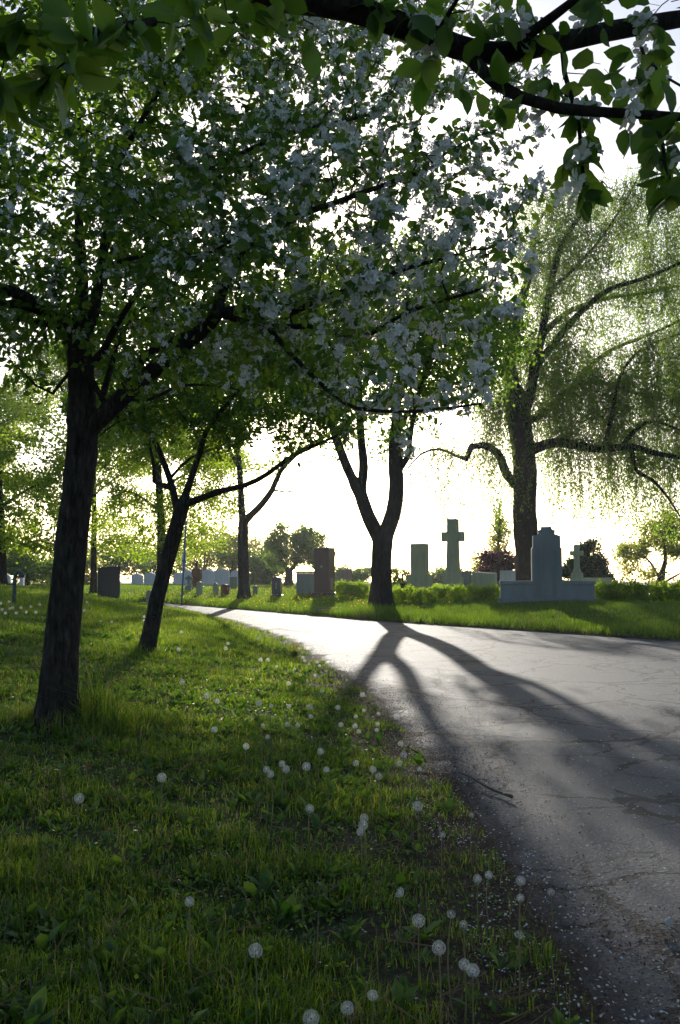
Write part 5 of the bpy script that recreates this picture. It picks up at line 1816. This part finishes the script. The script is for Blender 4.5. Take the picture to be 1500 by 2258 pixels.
def dry_leaf():
    b = at(1482, 2112)
    o = thing('dry_leaf', 'curled pale dry leaf on the asphalt at lower right', 'leaf', (b[0], b[1], 0.034), 0.4)
    V, F = rich_leaf(77)
    V = V * np.array([0.11, 0.11, 0.11])
    V[:, 2] += 0.02 * np.sin(V[:, 1] * 40) ** 2 + 0.25 * np.abs(V[:, 0]) + 0.006
    V[:, 2] -= V[:, 2].min() - 0.002
    link('blade', mesh_data('blade', V[:-4], F[:-1], 'dry_leaf', None, True), o)
    st_ = [(0, 0.0, 0.014), (0.004, -0.02, 0.008), (0.0, -0.05, 0.004)]
    tube_obj('stalk', st_, 0.0018, 'twig_wood', o, 5)


dry_leaf()

for i, (u0, v0, u1, v1, lab) in enumerate(((215, 2052, 335, 2078, 'thin pale twig lying in the dark grass at lower left'),
                                           (640, 2020, 745, 1975, 'thin dry twig lying in the grass left of the lower dandelions'),
                                           (60, 2225, 95, 2140, 'thin dry stalk leaning in the bottom left corner'))):
    a, c = at(u0, v0), at(u1, v1)
    o = thing('dry_twig', lab, 'twig', (a[0], a[1], a[2] + 0.03))
    L = c - a
    pts = [L * t + np.array([0.01 * math.sin(8 * t + i), 0.012 * math.cos(6 * t), 0.015 * math.sin(3.1 * t)]) for t in np.linspace(0, 1, 9)]
    tube_obj('stem', pts, np.linspace(0.0035, 0.0016, 9), 'twig_wood', o, 6)
    tube_obj('side_twig', [pts[5], pts[5] + np.array([0.02, 0.02, 0.02]), pts[5] + np.array([0.05, 0.03, 0.02])], [0.0016, 0.0013, 0.001], 'twig_wood', o, 5)


# yellow flowering clump at the road edge
def yellow_clump():
    b = at(648, 1450)
    o = thing('flower_clump', 'clump of small yellow flowers at the edge of the road', 'flowers', tuple(b))
    n = 46
    az, rr = rng.uniform(0, 6.28, n), rng.uniform(0, 0.13, n)
    tips = np.stack([np.cos(az) * rr * 1.3, np.sin(az) * rr, rng.uniform(0.10, 0.25, n)], 1)
    foot = tips * np.array([0.35, 0.35, 0])
    d = tips - foot
    w = np.array([[0.0022, 0, 0]])
    V = np.stack([foot - w, foot + w, tips + w * .5, tips - w * .5], 1).reshape(-1, 3)
    F = np.arange(n * 4).reshape(-1, 4)
    k = link('stem', mesh_data('stem', V, F, 'stem', {'var': np.full(len(V), .2)}), o)
    tp = np.repeat(tips, 7, 0) + rng.normal(size=(n * 7, 3)) * 0.012
    V, F, a = scatter(LEAF2 * np.array([1.6, 1, 1]), LEAF2F, tp, frames(rdir(n * 7, 0.6), rng.uniform(0, 6.28, n * 7)), 0.016 * rng.uniform(0.7, 1.3, n * 7), rng.uniform(0, 1, n * 7))
    stuff('flower_mass', V, F, a, 'yellow_petal', o)
    lf = np.repeat(foot, 3, 0) + rng.normal(size=(n * 3, 3)) * 0.03
    lf[:, 2] = rng.uniform(0.01, 0.09, n * 3)
    V, F, a = scatter(LEAF2, LEAF2F, lf, frames(rdir(n * 3, 0.5), rng.uniform(0, 6.28, n * 3)), 0.05 * rng.uniform(0.7, 1.3, n * 3), rng.uniform(0, 1, n * 3))
    stuff('leaf_mass', V, F, a, 'weed_leaf', o)


yellow_clump()

# red leaves lying on the lawn, each a thing
RED = mesh_data('red_leaf', *rich_leaf(88), 'red_leaf', None, True)
for (u, v, s, lab) in ((185, 1696, .07, 'larger red leaf on the lawn below the thick trunk'), (203, 1690, .05, 'red leaf beside the larger red one below the thick trunk'),
                       (296, 1730, .05, 'single red leaf on the lawn right of the red pair'), (98, 1745, .045, 'red leaf low on the lawn at far left'),
                       (517, 1960, .04, 'small red leaf in the dark lower lawn'), (245, 1516, .05, 'red leaf on the lawn just right of the thick trunk foot')):
    b = at(u, v, 0.03)
    o = link('red_leaf', RED, None, (b[0], b[1], b[2] + 0.045))
    o.scale = (s, s, s)
    o.rotation_euler = (rng.uniform(-.5, .5), rng.uniform(-.5, .5), rng.uniform(0, 6.28))
    tag(o, lab, 'leaf', 'red leaves on the lawn')


# ------------------------------------------------------------------ dandelions
def seed_head(seed, ns, star, wdt):
    r = np.random.default_rng(seed)
    V, F = [], []
    for i in range(ns):
        ph = math.acos(1 - 2 * (i + 0.5) / ns)
        th = math.pi * (1 + 5 ** 0.5) * i + r.uniform(-.1, .1)
        d = np.array([math.sin(ph) * math.cos(th), math.sin(ph) * math.sin(th), math.cos(ph)])
        if d[2] < -0.9:
            continue
        u = np.cross(d, [0.3, 0.5, 0.8])
        u /= np.linalg.norm(u)
        w = np.cross(d, u)
        R0 = r.uniform(0.80, 0.9)
        b = len(V)
        V += [d * 0.16 + u * wdt * .5, d * 0.16 - u * wdt * .5, d * R0]
        F.append((b, b + 1, b + 2))
        a0 = r.uniform(0, 6.28)
        for k in range(star):
            a = a0 + k * 2 * math.pi / star
            e = u * math.cos(a) + w * math.sin(a)
            g = np.cross(d, e)
            b = len(V)
            V += [d * R0 + g * wdt * .6, d * R0 - g * wdt * .6, d * (R0 + 0.13) + e * 0.20]
            F.append((b, b + 1, b + 2))
    return np.array(V), np.array(F)


HEADS = [mesh_data('seed_head', *seed_head(s, 190, 6, 0.019), 'fluff') for s in (1, 2)]
HEADS_FAR = [mesh_data('seed_head', *seed_head(s, 120, 6, 0.042), 'fluff') for s in (3, 4)]
V_, F_ = seed_head(5, 190, 6, 0.020)
tri = V_.reshape(-1, 3, 3)
keep_ = (tri.mean(1)[:, 0] + 0.4 * tri.mean(1)[:, 2] < 0.25)
HEAD_HALF = mesh_data('seed_head', tri[keep_].reshape(-1, 3), np.arange(keep_.sum() * 3).reshape(-1, 3), 'fluff')


def core_mesh():
    bm = bmesh.new()
    bmesh.ops.create_icosphere(bm, subdivisions=1, radius=0.17)
    for v in bm.verts:
        v.co.z *= 0.8
    return bm_mesh('seed_core', bm, 'seed_core')


CORE = core_mesh()


def stem_mesh(seed):
    r = np.random.default_rng(seed)
    bx, by = r.uniform(-.06, .06, 2)
    t = np.linspace(0, 1, 7)
    pts = np.stack([bx * np.sin(t * 3.0), by * np.sin(t * 2.7), t], 1)
    a = np.arange(5) * 2 * math.pi / 5
    rad = np.linspace(0.0033, 0.0022, 7)
    # local x,y in metres/0.3 since z is scaled to height; keep xy scale 1
    V = np.stack([pts[:, 0, None] * 0.3 + rad[:, None] * np.cos(a), pts[:, 1, None] * 0.3 + rad[:, None] * np.sin(a), np.repeat(pts[:, 2, None], 5, 1)], 2)
    i = np.arange(6)[:, None] * 5
    j = np.arange(5)[None]
    F = np.stack([i + j, i + (j + 1) % 5, i + 5 + (j + 1) % 5, i + 5 + j], 2).reshape(-1, 4)
    return mesh_data('stem', V.reshape(-1, 3), F, 'stem', None, True), (pts[-1, 0] * 0.3, pts[-1, 1] * 0.3)


STEMS = [stem_mesh(s) for s in range(5)]


def dandelion(px, py, dia, label, group, half=False, lift=None):
    hgt = lift if lift else float(rng.uniform(0.2, 0.33))
    b = at(px, py, hgt)
    D = b[1]
    c = P(px, py, D)
    hgt = c[2] - b[2]
    rad = float(np.clip(dia * D / FPX * 0.5, 0.013, 0.030))
    sm, (ox, oy) = STEMS[int(rng.integers(0, 5))]
    o = thing('dandelion', label, 'dandelion', (c[0] - ox, c[1] - oy, b[2] - 0.01), 0, group)
    s = link('stem', sm, o)
    s.scale = (1, 1, hgt + 0.01 - rad * 0.1)
    hd = link('seed_head', HEAD_HALF if half else (HEADS if dia > 15 else HEADS_FAR)[int(rng.integers(0, 2))], o, (ox, oy, hgt + 0.01))
    hd.scale = (rad, rad, rad)
    hd.rotation_euler = (rng.uniform(-.3, .3), rng.uniform(-.3, .3), rng.uniform(0, 6.28))
    link('seed_core', CORE, hd)


DND = [(923, 2030, 30, 'full round dandelion clock on a tall stem at lower centre'), (564, 2096, 32, 'large lone dandelion clock low in the dark grass left of centre'),
       (968, 2090, 32, 'broad dandelion clock below the tall central one'), (1043, 2140, 30, 'front dandelion clock of the overlapping lower right pair'),
       (1024, 2127, 26, 'rear dandelion clock of the overlapping lower right pair'), (686, 2246, 38, 'dandelion clock cut by the bottom picture edge'),
       (766, 2223, 30, 'ragged dandelion clock just above the bottom edge'), (1148, 1942, 22, 'dandelion clock near the road, upper of the vertical pair'),
       (1148, 1980, 18, 'dandelion clock near the road, lower of the vertical pair'), (1053, 1938, 20, 'left of two dandelion clocks side by side near the road edge'),
       (1078, 1929, 18, 'right of two dandelion clocks side by side near the road edge'), (880, 1967, 24, 'half blown dandelion clock left of the roadside pair'),
       (1215, 1967, 17, 'sparse dandelion head nearest to the asphalt at lower right'), (1145, 2060, 20, 'ragged dandelion head below the vertical pair'),
       (1022, 2040, 20, 'ragged dandelion head right of the tall central one'), (995, 2015, 20, 'thin dandelion head just above the ragged ones at centre right'),
       (921, 1778, 24, 'bright dandelion clock alone left of the fallen stick'), (803, 1804, 20, 'top dandelion clock of the tight stack of three'),
       (801, 1820, 22, 'middle dandelion clock of the tight stack of three'), (796, 1834, 20, 'lowest dandelion clock of the tight stack of three'),
       (683, 1783, 20, 'lone round dandelion clock left of the stack of three'), (418, 1988, 22, 'lone dandelion clock in the dark lawn at lower left'),
       (822, 2195, 24, 'dim dandelion clock in shade near the bottom edge'), (175, 1760, 23, 'dandelion clock by a yellow leaf at far left of the lawn'),
       (357, 1715, 22, 'dandelion clock on the lawn right of the thick trunk'), (588, 1697, 16, 'left dandelion clock of the group of five'),
       (597, 1707, 17, 'lower left dandelion clock of the group of five'), (630, 1696, 19, 'largest dandelion clock of the group of five'),
       (622, 1684, 15, 'upper dandelion clock of the group of five'), (676, 1690, 20, 'right dandelion clock of the group of five'),
       (976, 1840, 15, 'small dandelion head at the soil edge near the fallen stick'), (1040, 1797, 13, 'small dandelion head on the soil just below the fallen stick'),
       (543, 1646, 15, 'lone dandelion clock above the group of five'), (473, 1609, 15, 'dandelion clock in mid lawn right of the thick trunk foot'),
       (571, 1550, 15, 'dandelion clock in the sunlit middle lawn'), (402, 1504, 13, 'dandelion clock below the foot of the leaning crab apple'),
       (456, 1534, 14, 'left of two dandelion clocks in the sunlit lawn'), (479, 1546, 12, 'right of two dandelion clocks in the sunlit lawn'),
       (394, 1432, 10, 'dandelion clock just right of the leaning crab apple foot'), (575, 1455, 10, 'left of two dandelion clocks by the yellow flowers'),
       (591, 1455, 9, 'right of two dandelion clocks by the yellow flowers')]
HALF = {'half blown dandelion clock left of the roadside pair', 'sparse dandelion head nearest to the asphalt at lower right', 'ragged dandelion head below the vertical pair',
        'ragged dandelion head right of the tall central one', 'thin dandelion head just above the ragged ones at centre right', 'small dandelion head at the soil edge near the fallen stick',
        'small dandelion head on the soil just below the fallen stick'}
for u, v, dia, lab in DND:
    dandelion(u, v, dia, lab, 'dandelion clocks on the near lawn', lab in HALF)
ORD = ['first', 'second', 'third', 'fourth', 'fifth', 'sixth', 'seventh', 'eighth', 'ninth', 'tenth', 'eleventh', 'twelfth', 'thirteenth', 'fourteenth', 'fifteenth',
       'sixteenth', 'seventeenth', 'eighteenth', 'nineteenth', 'twentieth', 'twenty-first', 'twenty-second', 'twenty-third', 'twenty-fourth', 'twenty-fifth',
       'twenty-sixth', 'twenty-seventh', 'twenty-eighth', 'twenty-ninth', 'thirtieth']
MIDD = [(707, 1657, 16), (720, 1697, 14), (785, 1683, 14), (823, 1697, 16), (836, 1712, 16), (881, 1684, 14), (890, 1664, 16), (884, 1640, 13), (926, 1696, 11), (875, 1580, 14),
        (800, 1532, 12), (598, 1557, 10), (638, 1557, 10), (637, 1507, 10), (634, 1597, 12), (657, 1599, 11), (683, 1558, 14), (686, 1580, 11), (710, 1524, 9), (745, 1560, 12),
        (752, 1598, 12), (783, 1601, 12), (791, 1613, 11), (785, 1580, 9), (803, 1567, 9), (833, 1597, 10), (831, 1610, 10), (835, 1574, 9), (590, 1625, 11), (580, 1600, 10)]
for i, (u, v, dia) in enumerate(sorted(MIDD)):
    dandelion(u, v, dia, 'dandelion clock ' + ORD[i] + ' from the left in the mid lawn scatter beside the road', 'mid lawn dandelions')
EDGED = [(498, 1430, 9), (503, 1419, 8), (569, 1408, 7), (400, 1394, 8), (613, 1405, 6), (630, 1415, 6), (640, 1420, 6), (668, 1450, 7), (672, 1457, 7), (690, 1450, 6), (700, 1460, 7), (705, 1468, 7),
         (712, 1455, 6), (727, 1468, 7), (733, 1471, 7), (740, 1475, 6), (755, 1490, 7), (600, 1400, 6), (585, 1395, 6), (660, 1430, 6), (682, 1464, 7), (720, 1480, 7), (765, 1500, 7), (550, 1380, 6),
         (650, 1475, 7), (610, 1470, 7), (695, 1490, 7)]
for i, (u, v, dia) in enumerate(sorted(EDGED)):
    dandelion(u, v, dia, 'small distant dandelion clock ' + ORD[i] + ' from the left along the far road edge', 'road edge dandelions')
LEFTD = [(2, 1330, 8), (5, 1344, 8), (22, 1342, 8), (28, 1340, 7), (47, 1340, 8), (58, 1350, 7), (79, 1350, 7), (20, 1327, 7), (88, 1333, 7), (110, 1345, 7), (36, 1352, 7), (12, 1352, 7), (68, 1338, 6)]
for i, (u, v, dia) in enumerate(sorted(LEFTD)):
    dandelion(u, v, dia, 'dandelion clock ' + ORD[i] + ' from the left in the crowd by the green standpipe', 'dandelions by the standpipe', lift=0.28)
for u, v, dia, lab in ((192, 1328, 7, 'upper dandelion clock just right of the thick trunk, far lawn'), (186, 1346, 7, 'lower dandelion clock just right of the thick trunk, far lawn'),
                       (318, 1360, 7, 'upper dandelion clock left of the leaning crab apple foot'), (318, 1368, 6, 'lower dandelion clock left of the leaning crab apple foot'),
                       (222, 1370, 5, 'faint dandelion clock on the shaded far lawn'), (247, 1371, 6, 'dandelion clock between the two crab apple trunks')):
    dandelion(u, v, dia, lab, 'far lawn dandelions')
# bare stalks and small seed-less stems among the grass
n = 260
ys_ = rng.uniform(2.2, 11, n)
xs_ = rng.uniform(-0.3, 1, n) * (XL(ys_) + 0.34 * ys_) - 0.34 * ys_ * 0 - rng.uniform(0, 1, n) * 0.34 * ys_ * 0.9
dl_, _ = dists(xs_, ys_)
k_ = dl_ > 0.15
xs_, ys_ = xs_[k_], ys_[k_]
n = len(xs_)
V, F, a = scatter(np.array([(-0.006, 0, 0), (0.006, 0, 0), (0.004, 1, 0), (-0.004, 1, 0), (0, 0, 0.006), (0, 1, 0.003)]), np.array([(0, 1, 2, 3), (4, 5, 2, 1)]),
                  np.stack([xs_, ys_, H(xs_, ys_)], 1), frames(rdir(n) * 0.35 + np.array([[0, 0, 1.0]]), rng.uniform(0, 6.28, n)), rng.uniform(0.1, 0.3, n), rng.uniform(0, 1, n))
tag(stuff('bare_stalks', V, F, a, 'stem'), 'thin bare dandelion stalks standing among the grass', 'stalks')

# ------------------------------------------------------------------ haze
HAZE = 0.0003
if HAZE:
    bm = bmesh.new()
    bmesh.ops.create_cube(bm, size=1)
    for v in bm.verts:
        v.co = Vector((v.co.x * 900, v.co.y * 1200 + 300, (v.co.z + 0.5) * 62 - 32))
    m, n_, out = newmat('haze_air')
    pv = n_.nodes.new('ShaderNodeVolumePrincipled')
    pv.inputs['Color'].default_value = (0.93, 0.96, 1.0, 1)
    pv.inputs['Density'].default_value = HAZE
    pv.inputs['Anisotropy'].default_value = 0.55
    n_.links.new(pv.outputs[0], out.inputs['Volume'])
    hz_ = link('haze', bm_mesh('haze', bm, 'haze_air'))
    tag(hz_, 'thin sunlit morning haze over the whole cemetery', 'haze', None, 'stuff')
